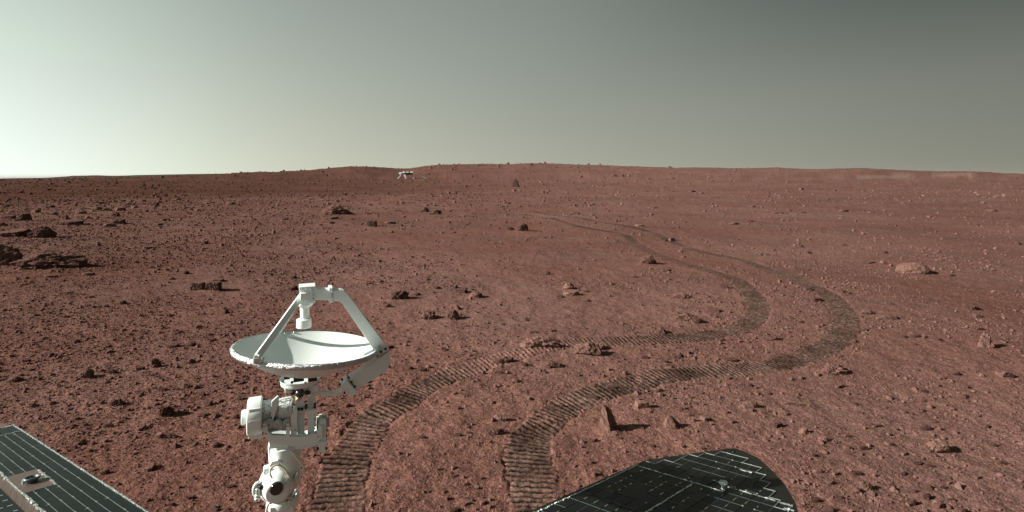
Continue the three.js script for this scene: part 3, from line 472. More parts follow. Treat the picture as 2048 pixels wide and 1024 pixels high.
{
  const root = thing('dish_antenna', 'white dish antenna with feed arm on a jointed mast, standing left of the wheel tracks', 'antenna', AT); root.rotation.y = FACE;
  const P = (name, geos, mat, parent = root) => part(name, geos, mat, parent);
  const poly = (pts, depth, dz = 0, bevel = 0.0012, holes = []) => {      // an outline in photo pixels given real thickness
    const w = pts.map(([u, v]) => L(u, v, dz)), sh = new THREE.Shape(w.map((p) => new THREE.Vector2(p.x, p.y)));
    for (const h of holes) sh.holes.push(new THREE.Path(h.map(([u, v]) => { const p = L(u, v, dz); return new THREE.Vector2(p.x, p.y); })));
    const g = new THREE.ExtrudeGeometry(sh, { depth: depth - 2 * bevel, bevelEnabled: true, bevelSize: bevel, bevelThickness: bevel, bevelOffset: -bevel, bevelSegments: 2, steps: 1, curveSegments: 6 });
    g.translate(0, 0, dz - depth / 2 + bevel); return g;
  };
  const box = (u0, v0, u1, v1, depth, dz = 0, r = 0.0015) => { const a = L(u0, v0, dz), b = L(u1, v1, dz), g = new RoundedBoxGeometry(Math.abs(b.x - a.x), Math.abs(a.y - b.y), depth, 2, r); g.translate((a.x + b.x) / 2, (a.y + b.y) / 2, a.z); return g; };
  const turned = (axis, prof, u, v, dz = 0, seg = 40) => {   // prof: [offset px along the axis, radius px]
    const g = new THREE.LatheGeometry(prof.map(([t, r]) => new THREE.Vector2(Math.max(r, 0.001) * PX, t * PX)), seg);
    if (axis === 'x') g.rotateZ(-Math.PI / 2); if (axis === 'z') g.rotateX(Math.PI / 2);
    const p = L(u, v, dz); g.translate(p.x, p.y, p.z); return g;
  };
  const drum = (axis, len, r, u, v, dz = 0, e = 1.2) => turned(axis, [[-len / 2, 0.01], [-len / 2, r - e], [-len / 2 + e, r], [len / 2 - e, r], [len / 2, r - e], [len / 2, 0.01]].map((q) => q), u, v, dz);
  const tube = (pts, r, seg = 60, rad = 8) => new THREE.TubeGeometry(new THREE.CatmullRomCurve3(pts.map(([u, v, dz = 0]) => L(u, v, dz)), false, 'centripetal'), seg, r * PX, rad);
  const bar = (a, b, w, t) => { const A = L(...a), B = L(...b), d = B.clone().sub(A), len = d.length(); const g = new RoundedBoxGeometry(w * PX, len, t * PX, 2, 0.001); const y = d.normalize(), zc = V(0, 0, 1), x = y.clone().cross(zc).normalize(), z = x.clone().cross(y); g.applyMatrix4(new THREE.Matrix4().makeBasis(x, y, z)); const m = A.add(B).multiplyScalar(0.5); g.translate(m.x, m.y, m.z); return g; };
  const bolt = (u, v, dz, parent, r = 2.2, mat = M.bolt, axis = 'z', len = 4) => P('bolt', drum(axis, len, r, u, v, dz, 0.6), mat, parent);
  // dish
  const R = 0.166, DEP = 0.050, tilt = new THREE.Matrix4().makeRotationX(-0.05).multiply(new THREE.Matrix4().makeRotationZ(-0.115)), C = L(617.4, 691.6);
  const place = (g) => { g.applyMatrix4(tilt); g.translate(C.x, C.y, C.z); return g; };
  const bowl = []; for (let i = 0; i <= 36; i++) { const r = R * i / 36; bowl.push(new THREE.Vector2(Math.max(r, 1e-4), DEP * (r * r / R / R - 1))); }
  bowl.push(new THREE.Vector2(R + 0.001, 0)); for (let i = 36; i >= 0; i--) { const r = R * i / 36; bowl.push(new THREE.Vector2(Math.max(r, 1e-4) + 0.001, DEP * (r * r / R / R - 1) - 0.004 - 0.014 * (1 - (i / 36) ** 2))); }
  const dish = P('dish', place(new THREE.LatheGeometry(bowl, 120)), M.white);
  const ring = new THREE.LatheGeometry([[R - 0.001, 0.0015], [R + 0.0025, 0.001], [R + 0.0045, -0.001], [R + 0.0052, -0.004], [R + 0.0045, -0.0085], [R + 0.001, -0.0118], [R - 0.004, -0.0118]].map(([r, y]) => new THREE.Vector2(r, y)), 420, 0);
  { const q = ring.attributes.position; for (let i = 0; i < q.count; i++) { const x = q.getX(i), y = q.getY(i), z = q.getZ(i), a = Math.atan2(z, x), k = 0.0003 * n2(Math.cos(a) * 26, Math.sin(a) * 26 + y * 160) + 0.00022 * n2(Math.cos(a) * 60, Math.sin(a) * 60 + y * 240), s = 1 + k / R; q.setXYZ(i, x * s, y + 0.8 * k, z * s); } ring.computeVertexNormals(); const uvr = ring.attributes.uv; for (let i = 0; i < uvr.count; i++) uvr.setXY(i, uvr.getX(i) * 14, uvr.getY(i) * 0.35); }
  P('rim_foil', place(ring), M.foil, dish);
  for (const a of [2.75, 2.85, 4.35, 4.5, 0.05, 0.16, -0.10, -0.22]) { const g = new THREE.CylinderGeometry(0.0022, 0.0022, 0.004, 10); g.translate(Math.cos(a) * (R - 0.006), 0.0005 - 0.003, Math.sin(a) * (R - 0.006)); P('bolt', place(g), M.foil, dish); }
  // feed: block, neck and cup hanging over the dish
  const block = P('feed_block', [poly([[599, 573], [630, 575], [630, 603], [602, 603], [602, 591], [599, 585]], 0.040), box(598, 571, 631, 575.5, 0.044), box(600.5, 586, 613, 600, 0.014, 0.026), box(621, 575, 624, 602, 0.046)], M.white);
  for (const [u, v] of [[604, 578], [613, 577], [622, 577], [605, 592], [611, 597], [627, 580], [627, 590], [627, 599]]) bolt(u, v, 0.0225, block, 1.4, M.grey);
  const horn = P('feed_horn', [turned('y', [[9, 0.01], [9, 15], [7, 16], [1, 16], [-3, 13], [-3, 0.01]], 610.5, 609), turned('y', [[15, 9.5], [-2, 9.0], [-14, 8.5], [-15, 7.5]], 609.5, 626)], M.white);
  P('horn_cup', turned('y', [[9, 0.01], [9, 13.8], [8, 14.8], [-8, 14.8], [-9, 14], [-9, 12.5], [5, 12.5], [5, 0.01]], 608, 646), M.white, horn);
  // feed arm on the right
  const arm = P('feed_arm', [poly([[629, 574.5], [659, 577.5], [659, 598], [629, 597]], 0.026), poly([[663, 577.5], [680, 578], [687, 579.5], [693, 583.5], [698, 590], [735, 640], [772, 689], [775, 697], [752, 711], [746, 699], [742, 691], [712, 646], [683, 604], [677, 600], [663, 598]], 0.030)], M.white);
  P('flange', box(657, 573, 665, 602, 0.036), M.white, arm);
  for (const v of [577, 583, 589, 595]) bolt(664.5, v, 0.019, arm, 1.8, M.grey);
  const lower = P('support_arm', [poly([[753, 714], [776, 699], [777.5, 707], [777.5, 721], [775, 730], [769, 739], [760, 745], [713, 773], [697, 753], [751, 719]], 0.034), tube([[692, 775], [680, 781.5], [668, 786.5], [655, 787], [640, 786], [630, 788.5], [623.5, 795], [621, 804], [620.5, 815]], 5.6, 70, 14)], M.white);
  for (const [u, v] of [[771, 698], [762, 704], [754, 711]]) bolt(u, v, 0.018, lower, 2.6);
  const clamp_ = P('clamp', [poly([[680, 767], [691, 757], [711, 778], [704, 789], [699, 788]], 0.042), poly([[688, 760], [694, 756], [713, 776], [708, 781]], 0.050)], M.white);
  for (const [u, v] of [[697, 755], [703, 764], [709, 773], [680, 769], [689, 786], [684, 759]]) bolt(u, v, 0.026, clamp_, 2.4);
  // left strut, leaning towards the viewer down to the front rim
  const strut = P('strut', bar([606, 588, 0.004], [516, 712, 0.128], 11.5, 11), M.white);
  P('strut_foot', [box(508, 710, 523, 719, 0.016, 0.130), box(506, 716, 520, 725, 0.012, 0.136)], M.silver, strut);
  for (const [u, v] of [[508, 724], [513, 727], [521, 726], [525, 722], [518, 712], [527, 717]]) bolt(u, v, 0.141, strut, 2.0, M.foil);
  P('strut', bar([605, 587, -0.006], [558, 664, -0.147], 9.5, 10), M.white);
  // hub under the dish
  const hub = P('dish_hub', [turned('y', [[-1, 41], [-4, 40.5], [-8, 37.5], [-9, 36]], 602, 752), turned('y', [[2, 38.5], [-4, 38], [-6, 34], [-7, 0.01]], 601, 760), poly([[568, 762], [636, 762], [634, 776], [622, 781], [612, 787], [590, 787], [583, 780], [569, 774]], 0.040), box(570, 764, 580, 777, 0.054), box(618, 764, 635, 776, 0.054)], M.white);
  for (const [u0, v0, u1, v1] of [[568, 752, 580, 756.5], [587, 757, 608, 760.5], [616, 757, 634, 760]]) P('slot', box(u0, v0, u1, v1, 0.012, 0.040, 0.0008), M.bolt, hub);
  for (const [u, v] of [[584, 764.5], [611, 766.5]]) bolt(u, v, 0.030, hub, 2.6);
  const lens = new THREE.SphereGeometry(9.3 * PX, 40, 24); { const p = L(599.5, 786.5, 0.040); lens.translate(p.x, p.y, p.z); }
  P('lens', lens, M.black); P('lens_tip', [turned('z', [[-6, 5], [3, 4.6], [7, 3.2], [7, 0.01]], 596, 797, 0.046), turned('z', [[-6, 6.2], [0, 6.2], [0, 4]], 597, 795.5, 0.045)], M.gold);
  for (const u of [587, 614]) P('knob', [drum('x', 8, 4.6, u, 785, 0.036), drum('x', 4, 3.4, u < 600 ? u - 5 : u + 5, 785, 0.036)], M.bolt);
  // elevation drive: motor drum on the left, shafts and plates on the right
  const motor = P('motor_housing', [turned('x', [[-13, 0.01], [-13, 33], [-11, 36], [11, 36.5], [13, 34], [13, 0.01]], 510, 832, 0.012), poly([[497, 858], [524, 858], [523, 869], [499, 868]], 0.050, 0.012)], M.white);
  for (const v of [820.5, 843.5]) P('rib', box(498, v - 1.6, 521, v + 1.6, 0.004, 0.012 + 36.5 * PX * Math.cos(Math.asin(clamp((v - 832) / 37, -1, 1))), 0.0008), M.white, motor);
  P('end_cap', turned('x', [[-7, 0.01], [-7, 12.5], [-5.5, 14], [7, 14]], 491, 834, 0.012), M.white, motor);
  const wrap = turned('x', [[-20, 0.01], [-20, 17], [-14, 19.5], [-4, 18], [4, 17], [8, 20], [14, 18.5], [20, 19], [34, 19], [36, 17], [37, 0.01]], 545, 818, 0.008, 64);
  { const q = wrap.attributes.position; for (let i = 0; i < q.count; i++) { const k = 0.0028 * n3(q.getX(i) * 60, q.getY(i) * 60, q.getZ(i) * 60) + 0.0012 * n3(q.getX(i) * 160, q.getY(i) * 160, q.getZ(i) * 160); q.setY(i, q.getY(i) + k); q.setZ(i, q.getZ(i) + k); } wrap.computeVertexNormals(); }
  P('thermal_wrap', [wrap, poly([[543, 803], [549, 797], [555, 791], [558, 793], [557, 806], [554, 818], [550, 830], [546, 840], [542, 830]], 0.006, 0.034, 0.001), turned('x', [[-14, 0.01], [-14, 17], [-12, 19.5], [12, 19], [14, 16], [14, 0.01]], 571, 817, 0.012)], M.blanket);
  P('cable_bundle', [tube([[524, 838, .02], [530, 846, .03], [540, 842, .034], [548, 850, .034], [556, 843, .034], [565, 851, .034], [574, 842, .03], [582, 848, .02]], 5.5, 60, 10), tube([[524, 850, .01], [536, 854, .028], [549, 848, .036], [560, 855, .03], [574, 853, .026], [580, 842, .02]], 4.6, 60, 10), box(536, 836, 578, 854, 0.03, 0.004, 0.005)], M.blanket);
  const yoke = P('bracket', [
    poly([[526, 846], [535, 846], [536, 860], [545, 868.5], [572, 869.5], [573, 846], [579, 846], [580, 871], [600, 872], [622, 868], [636, 860], [638, 850], [645, 850], [645, 872], [636, 883], [612, 889], [570, 889.5], [540, 886], [533, 874], [526, 860]], 0.010, 0.034, 0.001),
    poly([[540, 871], [578, 873], [612, 872], [636, 862], [640, 868], [632, 880], [612, 886], [570, 887], [540, 884]], 0.060, 0.000, 0.001),
    box(572.5, 846, 577.5, 886, 0.05, 0.012)], M.white);
  for (const [u, v] of [[531, 852], [531, 868], [575, 852], [590, 860], [596, 862], [610, 868], [630, 866], [635, 873]]) bolt(u, v, 0.040, yoke, 1.8, M.grey);
  const plates = P('drive_plate', [poly([[583, 815], [594.5, 815], [594, 868], [591, 870], [582, 869], [581, 846]], 0.024, 0.020), poly([[594, 817], [609, 814], [609, 832], [609, 866], [595, 866]], 0.020, 0.002), poly([[590, 790], [609, 788], [609, 816], [592, 818]], 0.026, 0.006), poly([[613, 821], [632, 821], [632, 828], [629, 830], [628, 867], [615, 867], [615, 830], [613, 828]], 0.024, 0.012), box(611, 817, 633, 823, 0.030, 0.012)], M.white);
  for (const [u, v] of [[597.5, 818], [604, 818], [612, 810], [612, 815], [629.5, 808], [629.5, 814]]) bolt(u, v, 0.026, plates, 3.0);
  for (const v of [829, 836, 850, 857]) bolt(629, v, 0.022, plates, 1.6, M.grey);
  const shaft = P('shaft_drum', [turned('x', [[-9, 0.01], [-9, 14], [-4, 15], [-4, 18], [2, 18.5], [2, 17.5], [7, 17], [7, 15.5], [11, 15], [12, 13], [12, 9], [16, 9], [16, 0.01]], 642, 846, -0.004)], M.grey);
  P('shaft_bracket', [poly([[637, 850], [641, 840], [652, 840], [652, 878], [650, 884], [651, 901], [638, 901], [637, 884]], 0.022, 0.018), box(635, 880, 654, 885, 0.03, 0.018)], M.white, shaft);
  for (const [u, v] of [[635.5, 888], [635.5, 897], [652.5, 888], [652.5, 897], [652, 872]]) bolt(u, v, 0.026, shaft, 2.8);
  // mast: column, joint housing with its black cap, hoses
  P('mast', [turned('y', [[24, 0.01], [24, 30], [21, 32], [0, 31], [-24, 29], [-60, 31], [-60, 0.01]], 570, 908), poly([[537, 884], [604, 888], [602, 896], [598, 930], [590, 950], [545, 950], [541, 920]], 0.046, -0.004)], M.white);
  P('lower_mast', turned('y', [[0, 23], [-40, 24], [-120, 26], [-270, 27]], 566, 992), M.white);
  const ball = new THREE.SphereGeometry(36 * PX, 64, 40); ball.scale(0.95, 1.15, 0.9); { const p = L(559, 963, 0.006); ball.translate(p.x, p.y, p.z); }
  const joint = P('joint_housing', [ball, turned('z', [[-14, 31], [4, 30], [12, 25.5], [19, 22], [24, 19.5], [25, 0.01]], 555, 973, 0.036), poly([[539, 930], [543, 922], [556, 919], [566, 923], [561, 930], [552, 928], [545, 936]], 0.010, 0.036), box(527, 934, 541, 946, 0.02, 0.016, 0.003), turned('z', [[-10, 40], [4, 40], [6, 37]], 560, 966, 0.0)], M.white);
  P('cap', turned('z', [[0, 12.6], [2, 12.6], [5, 11.8], [6, 10], [6.4, 0.01]], 553, 976, 0.066), M.black, joint);
  for (const [u, v] of [[541, 963], [567, 959], [571, 966], [569, 990], [538, 992], [528, 946]]) bolt(u, v, 0.062, joint, 0.9);
  P('cable', [tube([[544, 956, .062], [540, 947, .060], [541, 938, .056], [548, 932, .052], [557, 930, .050], [567, 936, .050], [575, 947, .050], [583, 961, .046], [588, 974, .040]], 1.7), tube([[588, 960, .03], [586, 972, .036], [580, 984, .040], [572, 990, .044], [560, 993, .050]], 1.7)], M.cream);
  P('cable', [tube([[582, 903, .034], [590, 912, .036], [600, 923, .036], [606, 931, .034], [607, 938, .034], [603, 948, .034], [595, 957, .034], [590, 966, .032], [585, 982, .03], [581, 1000, .03]], 2.4), tube([[580, 900, .034], [588, 907, .038], [598, 914, .036], [603, 925, .034], [600, 934, .03]], 1.4)], M.cream);
  P('connector', [drum('z', 14, 4, 594, 953, 0.03), tube([[588, 965, .034], [592, 953, .036], [596, 945, .034]], 3.0, 20)], M.silver);
  P('cable', [tube([[532, 1060, .04], [532, 1030, .046], [535, 1013, .050], [542, 1002, .054], [552, 996, .056], [566, 995, .054], [578, 996, .048], [588, 1000, .04]], 2.2), tube([[533, 998, .044], [540, 1003, .048], [543, 1008, .05]], 2)], M.cream);
  P('cable_clamp', [box(553, 992, 572, 1000, 0.02, 0.046), drum('z', 14, 3.4, 563, 997, 0.054), drum('z', 12, 3.0, 580, 1000, 0.046), drum('z', 12, 2.6, 583, 992, 0.046)], M.silver);
  P('collar', [turned('y', [[10, 27], [6, 31], [-4, 32], [-10, 29]], 566, 1000, 0.0), poly([[541, 1004], [585, 1000], [589, 1012], [570, 1040], [540, 1050]], 0.05, 0.008)], M.white);
  P('hose', tube([[526, 962, .02], [518, 965, .03], [511, 970, .034], [507.5, 979, .036], [509, 988, .036], [513, 993, .036]], 3.4), M.white);
  P('connector', [drum('y', 16, 4.6, 516, 984, 0.040), drum('y', 5, 6.2, 516, 990, 0.040), drum('y', 8, 4.4, 514, 998, 0.042), drum('y', 3, 5.6, 514.5, 996, 0.042)], M.silver);
  P('connector', [drum('y', 5, 5.2, 520, 972, 0.036), drum('z', 6, 4, 522, 974, 0.044)], M.bolt);
}

// ------------------------------------------------------------------ solar panels
function solarPanel(o) {
  const O = atPixel(...o.corner), dirTo = ([u, v]) => V((u - 1024) / FL, -(v - HZ) / FL, -1).normalize();
  const e1 = dirTo(o.vp1), e2 = dirTo(o.vp2), n = e1.clone().cross(e2).normalize(); if (n.y < 0) n.negate();
  const basis = new THREE.Matrix4().makeBasis(e1, e2, n), inv = new THREE.Matrix3();
  const ab = (u, v) => { const q = V((u - 1024) / FL, -(v - HZ) / FL, -1), m = new THREE.Matrix3().set(e1.x, e2.x, -q.x, e1.y, e2.y, -q.y, e1.z, e2.z, -q.z).invert(); const s = V(0, EYE, 0).sub(O).applyMatrix3(m); return [s.x, s.y]; };
  const root = thing('solar_panel', o.label, 'solar panel', O);
  const put = (g) => { g.applyMatrix4(basis); if (basis.determinant() < 0) { const q = g.attributes.position; for (let k = 0; k < q.count; k += 3) { const a = V().fromBufferAttribute(q, k), b = V().fromBufferAttribute(q, k + 1); q.setXYZ(k, b.x, b.y, b.z); q.setXYZ(k + 1, a.x, a.y, a.z); } } g.computeVertexNormals(); return g; };
  const slab = (pts, h0, h1) => { const g = new THREE.ExtrudeGeometry(new THREE.Shape(pts.map(([a, b]) => new THREE.Vector2(a, b))), { depth: h1 - h0, bevelEnabled: false }); g.translate(0, 0, h0); return put(g.toNonIndexed ? (g.index ? g.toNonIndexed() : g) : g); };
  const rect = (a0, a1, b0, b1, h0, h1) => { const g = new THREE.BoxGeometry(Math.abs(a1 - a0), Math.abs(b1 - b0), h1 - h0); g.translate((a0 + a1) / 2, (b0 + b1) / 2, (h0 + h1) / 2); g.applyMatrix4(basis); if (basis.determinant() < 0) { const i = g.index; for (let k = 0; k < i.count; k += 3) { const t = i.getX(k); i.setX(k, i.getX(k + 1)); i.setX(k + 1, t); } } const q = g.toNonIndexed(); q.computeVertexNormals(); return q; };
  const outline = o.outline.map(([u, v]) => ab(u, v));
  const inside = (a, b, pts = outline) => { let k = false; for (let i = 0, j = pts.length - 1; i < pts.length; j = i++) { const [x, y] = pts[i], [X, Y] = pts[j]; if ((y > b) !== (Y > b) && a < (X - x) * (b - y) / (Y - y) + x) k = !k; } return k; };
  part('board', slab(outline, -0.014, 0), o.boardMat, root);
  return { root, ab, slab, rect, inside, outline, basis, n, O };
}
function crinkled(w, a0, a1, b, along, rect, r, h = 0.0035) {   // a run of wrinkled foil tape: many short uneven pieces
  const out = []; let a = Math.min(a0, a1); const end = Math.max(a0, a1);
  while (a < end) { const l = w * (0.6 + 2.2 * r()), k = w * (0.55 + 0.7 * r()), s = w * (r() - 0.5) * 0.5, top = h * (0.5 + 0.8 * r()); const g = along === 'a' ? rect(a, Math.min(end, a + l), b + s - k / 2, b + s + k / 2, 0.0002, top) : rect(b + s - k / 2, b + s + k / 2, a, Math.min(end, a + l), 0.0002, top); const c = new THREE.Vector3(); g.computeBoundingBox(); g.boundingBox.getCenter(c); g.translate(-c.x, -c.y, -c.z); g.rotateX((r() - 0.5) * 0.5); g.rotateZ((r() - 0.5) * 0.5); g.translate(c.x, c.y, c.z); out.push(g); a += l * (0.8 + 0.35 * r()); }
  return out;
}
{
  const r = rng(5150);
  const s = solarPanel({ label: 'dark green solar panel with silver seams and a brown patch at the lower left corner', corner: [38, 857, 1.9], vp1: [-450, 540], vp2: [2000, 420], boardMat: M.kapton,
    outline: [[-160, 808], [0, 845.5], [36, 854.5], [41, 857], [300, 1024], [420, 1101], [200, 1240], [-300, 1240]] });
  const cw = 0.0235, cl = 0.112, A0 = -0.058;
  const seams = [], nodes = [];
  const cell = (a0, a1, b0, b1) => { if (!s.inside((a0 + a1) / 2, (b0 + b1) / 2)) return; const m = part('solar_cell', s.rect(a0, a1, b0, b1, 0.0003, 0.0016), skyTintTones[Math.floor(r() * 4)], s.root); return m; };
  const patchA = [-0.757, -0.57], patchB = [-0.1385, -0.0745];
  for (let i = 0; i < 6; i++) for (let j = 0; j < 12; j++) {
    const a1 = A0 - j * cl, a0 = a1 - cl, b1 = -0.003 - i * cw, b0 = b1 - cw; if (a1 < -1.45) continue;
    if (b1 < patchB[1] + 0.012) {                              // the last three rows stop at the brown patch
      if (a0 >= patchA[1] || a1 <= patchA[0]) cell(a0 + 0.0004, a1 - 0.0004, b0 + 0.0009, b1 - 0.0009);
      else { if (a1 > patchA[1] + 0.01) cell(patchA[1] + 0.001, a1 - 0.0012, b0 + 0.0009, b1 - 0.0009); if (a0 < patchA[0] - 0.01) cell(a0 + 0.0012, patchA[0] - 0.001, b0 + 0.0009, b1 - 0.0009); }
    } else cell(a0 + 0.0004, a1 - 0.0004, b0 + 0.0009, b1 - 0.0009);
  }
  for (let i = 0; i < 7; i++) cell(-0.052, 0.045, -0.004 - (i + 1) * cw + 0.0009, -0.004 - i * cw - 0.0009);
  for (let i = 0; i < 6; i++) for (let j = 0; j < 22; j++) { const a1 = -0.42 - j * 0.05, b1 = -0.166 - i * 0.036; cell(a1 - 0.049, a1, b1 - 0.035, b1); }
  // seams between the rows, brighter along the outer edge and beside the brown strip
  for (let i = 1; i < 6; i++) for (const [p, q] of (-0.003 - i * cw < patchB[1] + 0.006 && -0.003 - i * cw > patchB[0]) ? [[A0, patchA[1]], [patchA[0], -1.4]] : [[A0, -1.4]]) {
    let a = p; while (a > q) { const l = Math.min(a - q, 0.05 + 0.05 * r()); seams.push(s.rect(a - l, a, -0.003 - i * cw - 0.0004, -0.003 - i * cw + 0.0004, 0.0002, 0.0021)); a -= l + 0.003; }
    for (let a2 = p - 0.03; a2 > q; a2 -= cl) { nodes.push(s.rect(a2 - 0.006, a2 + 0.006, -0.003 - i * cw - 0.0011, -0.003 - i * cw + 0.0011, 0.0002, 0.003)); if (r() < 0.4) nodes.push(s.rect(a2 - 0.001, a2 + 0.001, -0.003 - i * cw - 0.006, -0.003 - i * cw, 0.0002, 0.0022)); }
  }
  part('seam', seams, M.seam, s.root); part('seam_joint', nodes, M.seam, s.root);
  part('edge_tape', [...crinkled(0.0032, -1.4, 0.0, -0.0018, 'a', s.rect, r), ...crinkled(0.003, -0.02, 0.07, -0.003, 'a', s.rect, r), ...crinkled(0.006, -0.35, 0, 0.062, 'b', s.rect, r)], M.silver, s.root);
  part('seam_tape', [...crinkled(0.0052, -0.62, -0.42, -0.1402, 'a', s.rect, r), ...crinkled(0.0018, -0.76, -0.62, -0.1402, 'a', s.rect, r), ...crinkled(0.0058, -1.3, -0.76, -0.1402, 'a', s.rect, r), ...crinkled(0.0052, -0.76, -0.58, -0.0735, 'a', s.rect, r), ...crinkled(0.0028, -0.3, 0, -0.055, 'b', s.rect, r)], M.silver, s.root);
  const dash = []; for (let j = 0; j < 20; j++) for (let b = -0.172; b > -0.36; b -= 0.018) dash.push(s.rect(-0.42 - j * 0.05 - 0.0016, -0.42 - j * 0.05 + 0.0016, b - 0.010 * (0.6 + 0.5 * r()), b, 0.0002, 0.0022));
  part('dash_seam', dash, M.silver, s.root);
  part('brown_patch', s.rect(patchA[0], patchA[1], patchB[0], patchB[1], 0.0003, 0.0022), M.kapton, s.root);
  const [ra, rb] = s.ab(63, 966), ring = new THREE.LatheGeometry([[0.0135, 0.004], [0.0135, 0.016], [0.019, 0.021], [0.0225, 0.020], [0.0235, 0.015], [0.0205, 0.011], [0.016, 0.009], [0.018, 0.0], [0.011, 0.0], [0.0135, 0.004]].map(([x, y]) => new THREE.Vector2(x, y)), 40);
  ring.scale(0.8, 0.8, 0.8); const q = new THREE.Quaternion().setFromUnitVectors(V(0, 1, 0), s.n); ring.applyQuaternion(q); const at = V(ra, rb, 0).applyMatrix4(s.basis); ring.translate(at.x, at.y, at.z);
  const rm = part('release_ring', ring, new THREE.MeshStandardMaterial({ color: new THREE.Color().setRGB(0.13, 0.17, 0.18), metalness: 0.6, roughness: 0.4 }), s.root);
  const tab = new THREE.BoxGeometry(0.005, 0.012, 0.010); tab.translate(-0.017, 0.007, 0.005); tab.applyQuaternion(q); tab.translate(at.x, at.y, at.z); part('tab', tab, M.silver, rm);
}
{
  const r = rng(616);
  const s = solarPanel({ label: 'black solar panel with rounded end and glinting silver seams at the bottom right of centre', corner: [1272, 932, 1.6], vp1: [2000, 590], vp2: [-500, 400], boardMat: M.board,
    outline: [[800, 1135], [1060, 1022.5], [1270, 929], [1290, 921], [1375, 908], [1460, 896.5], [1472, 897], [1484, 901], [1515, 915], [1545, 941], [1572, 972], [1589, 1002], [1597, 1026], [1602, 1060], [1590, 1110], [1520, 1180], [1300, 1300], [900, 1300]] });
  const ca = 0.0585, cb = 0.0295, seams = [], gold = [], joints = [];
  const ok = (a, b) => s.inside(a, b);
  for (let i = -12; i < 8; i++) for (let j = 0; j < 17; j++) {
    const a0 = i * ca, a1 = a0 + ca, b1 = -j * cb - 0.003, b0 = b1 - cb, m = 0.012; if (a1 < -0.56) continue;
    if (![[a0, b0], [a0, b1 + 0.001], [a1, b0], [a1, b1 + 0.001]].every(([a, b]) => ok(a + (a > 0 ? m : 0), b > -0.01 ? b : b - m))) continue;
    if (Math.abs(a0 - 0.0) < 0.01 && j === 7) { continue; }
    part('solar_cell', s.rect(a0 + 0.0011, a1 - 0.0011, b0 + 0.0008, b1 - 0.0008, 0.0003, 0.0016), cellTones[Math.floor(r() * 4)], s.root);
    if (r() < 0.9) seams.push(s.rect(a0 - 0.0004, a0 + 0.0004, b0 + cb * 0.03, b1 - cb * 0.03, 0.0002, 0.0020));
    if (r() < 0.5) seams.push(s.rect(a0 + ca * 0.04, a1 - ca * 0.04, b0 - 0.0004, b0 + 0.0004, 0.0002, 0.0019));
    if (r() < (a0 < 0 ? 0.55 : 0.15)) gold.push(s.rect(a0 + ca * 0.35, a0 + ca * (0.5 + 0.2 * r()), b0 - 0.0012, b0 + 0.0012, 0.0002, 0.0024));
    if (r() < 0.25) joints.push(s.rect(a0 - 0.0012, a0 + 0.0012, b0 - 0.002, b0 + 0.002, 0.0002, 0.003));
  }
  part('seam', seams, M.thinSeam, s.root); part('gold_tab', gold, M.gold, s.root); part('seam_joint', joints, M.silver, s.root);
  const cr = (w, a0, a1, b, al) => crinkled(w, a0, a1, b, al, s.rect, r, 0.003);
  part('edge_tape', cr(0.0034, -0.56, 0.0, -0.0015, 'a'), M.silver, s.root);
  part('seam_tape', [...cr(0.004, -0.193, 0, 0.0005, 'b'), ...cr(0.0028, -0.255, -0.193, 0.0, 'b'), ...cr(0.0028, -0.242, -0.205, 0.062, 'b'), ...cr(0.0042, -0.42, -0.252, 0.046, 'b'), ...cr(0.0036, -0.42, -0.01, -0.177, 'a'), ...cr(0.0046, -0.262, -0.225, 0.222, 'b')], M.silver, s.root);
  const steps = [];                                          // bright seam ends that step round the curved end
  for (let j = 0; j < 14; j++) { const b1 = -j * cb - 0.003, b0 = b1 - cb; let top = -1; for (let i = -3; i < 8; i++) { const a1 = (i + 1) * ca; if (ok(a1 + 0.012, b1) && ok(a1 + 0.012, b0 - 0.012)) top = a1; } if (top > -0.5) { steps.push(s.rect(top + 0.0004, top + 0.0018, b0, b1, 0.0002, 0.0024)); if (r() < 0.5) steps.push(...cr(0.0016, b0, lerp(b0, b1, 0.3), top + 0.001, 'b')); s.lastTop ??= top; if (Math.abs(s.lastTop - top) > 0.01) steps.push(s.rect(Math.min(s.lastTop, top), Math.max(s.lastTop, top), b1 - 0.0007, b1 + 0.0007, 0.0002, 0.0024)); s.lastTop = top; } }
  part('stepped_seam', steps, M.silver, s.root);
  const [ba, bb] = s.ab(1447, 980), knob = new THREE.LatheGeometry([[0.006, 0], [0.007, 0.012], [0.0115, 0.015], [0.0125, 0.019], [0.011, 0.023], [0.007, 0.0225], [0.004, 0.019], [0.0005, 0.019]].map(([x, y]) => new THREE.Vector2(x, y)), 32);
  knob.applyQuaternion(new THREE.Quaternion().setFromUnitVectors(V(0, 1, 0), s.n)); const at = V(ba, bb, 0).applyMatrix4(s.basis); knob.translate(at.x, at.y, at.z);
  part('release_knob', knob, M.foil, s.root);
  const [fa, fb] = s.ab(1578, 1020); part('corner_tape', [...cr(0.005, fb - 0.012, fb + 0.012, fa, 'b'), ...cr(0.004, fa - 0.012, fa + 0.012, fb, 'a')], M.silver, s.root);
}

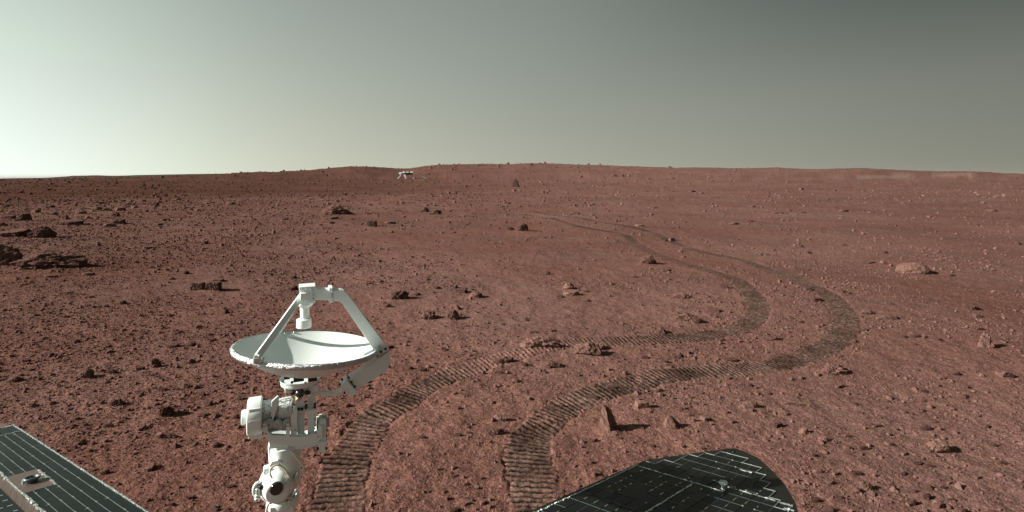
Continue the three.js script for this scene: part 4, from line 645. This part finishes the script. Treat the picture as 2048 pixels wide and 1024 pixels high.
// ------------------------------------------------------------------ the lander far behind
{
  const p = onGround(813, 357.6), d = -p.z, m = d / FL;      // metres per photo pixel out there
  const root = thing('lander', 'small white and dark four-legged lander with a ramp on the distant plain below the horizon', 'spacecraft', p);
  const at = (u, v, z = 0) => V((u - 813) * m, (357.6 - v) * m, z);
  const limb = (a, b, r0, r1 = r0) => { const dv = b.clone().sub(a), g = new THREE.CylinderGeometry(r1, r0, dv.length(), 8); g.applyQuaternion(new THREE.Quaternion().setFromUnitVectors(V(0, 1, 0), dv.clone().normalize())); const c = a.clone().add(b).multiplyScalar(0.5); g.translate(c.x, c.y, c.z); return g; };
  const body = new THREE.CylinderGeometry(12.0 * m, 11 * m, 4.2 * m, 8); body.rotateY(Math.PI / 8); body.translate(0.5 * m, (357.6 - 347.6) * m, 0);
  part('body', body, new THREE.MeshStandardMaterial({ color: new THREE.Color().setRGB(0.04, 0.05, 0.055), roughness: 0.5 }), root);
  const deck = new THREE.CylinderGeometry(12.6 * m, 12.6 * m, 0.5 * m, 8); deck.rotateY(Math.PI / 8); deck.translate(0.5 * m, (357.6 - 345.3) * m, 0); part('deck', deck, M.grey, root);
  const boxes = []; for (const [u, v, w, h, z] of [[801.5, 346.5, 4.5, 4, 5], [808.5, 344, 2.2, 2.6, 3], [812.5, 344.4, 2, 1.6, -3], [817, 344.6, 3, 1.4, 4], [822.5, 344.2, 3, 1.8, 2], [826.5, 344, 1.8, 2.4, 5], [805, 345, 2, 1.8, -4]]) { const g = new THREE.BoxGeometry(w * m, h * m, 3 * m); const c = at(u, v, z * m); g.translate(c.x, c.y, c.z); boxes.push(g); }
  boxes.forEach((g) => part('instrument', g, M.white, root));
  for (const [u0, u1, z0, z1] of [[803.5, 798, 2, 8], [824.5, 829, 2, 8], [810, 811, -8, -16], [812, 815.5, 10, 20]]) {
    const legTone = u0 < 805 ? M.white : M.grey, l = part('leg', [limb(at(u0, 349, z0 * m), at(u1, 356.4, z1 * m), 0.62 * m, 0.5 * m), limb(at(lerp(u0, u1, 0.15) + (u1 > 813 ? -2.5 : 2.5), 350.5, z0 * m), at(lerp(u0, u1, 0.7), 354.4, lerp(z0, z1, 0.7) * m), 0.4 * m)], legTone, root);  // sunlit left leg white, the rest grey: light put into the material
    const pad = new THREE.CylinderGeometry(1.5 * m, 1.9 * m, 0.6 * m, 14); const c = at(u1, 356.9, z1 * m); pad.translate(c.x, c.y, c.z); part('foot_pad', pad, legTone, l);
  }
  for (const z of [-2.2, 2.2]) part('ramp_rail', limb(at(828, 347, z * m), at(853, 356.6, z * m), 0.5 * m), M.grey, root);
  const rungs = []; for (let i = 1; i < 9; i++) { const t = i / 9; rungs.push(limb(at(lerp(828, 853, t), lerp(347, 356.6, t), -2.2 * m), at(lerp(828, 853, t), lerp(347, 356.6, t), 2.2 * m), 0.25 * m)); }
  part('ramp_rungs', rungs, M.grey, root);
}

scene.fog = new THREE.FogExp2(new THREE.Color().setRGB(0.5, 0.47, 0.42), 0.00005);
renderer.render(scene, camera);
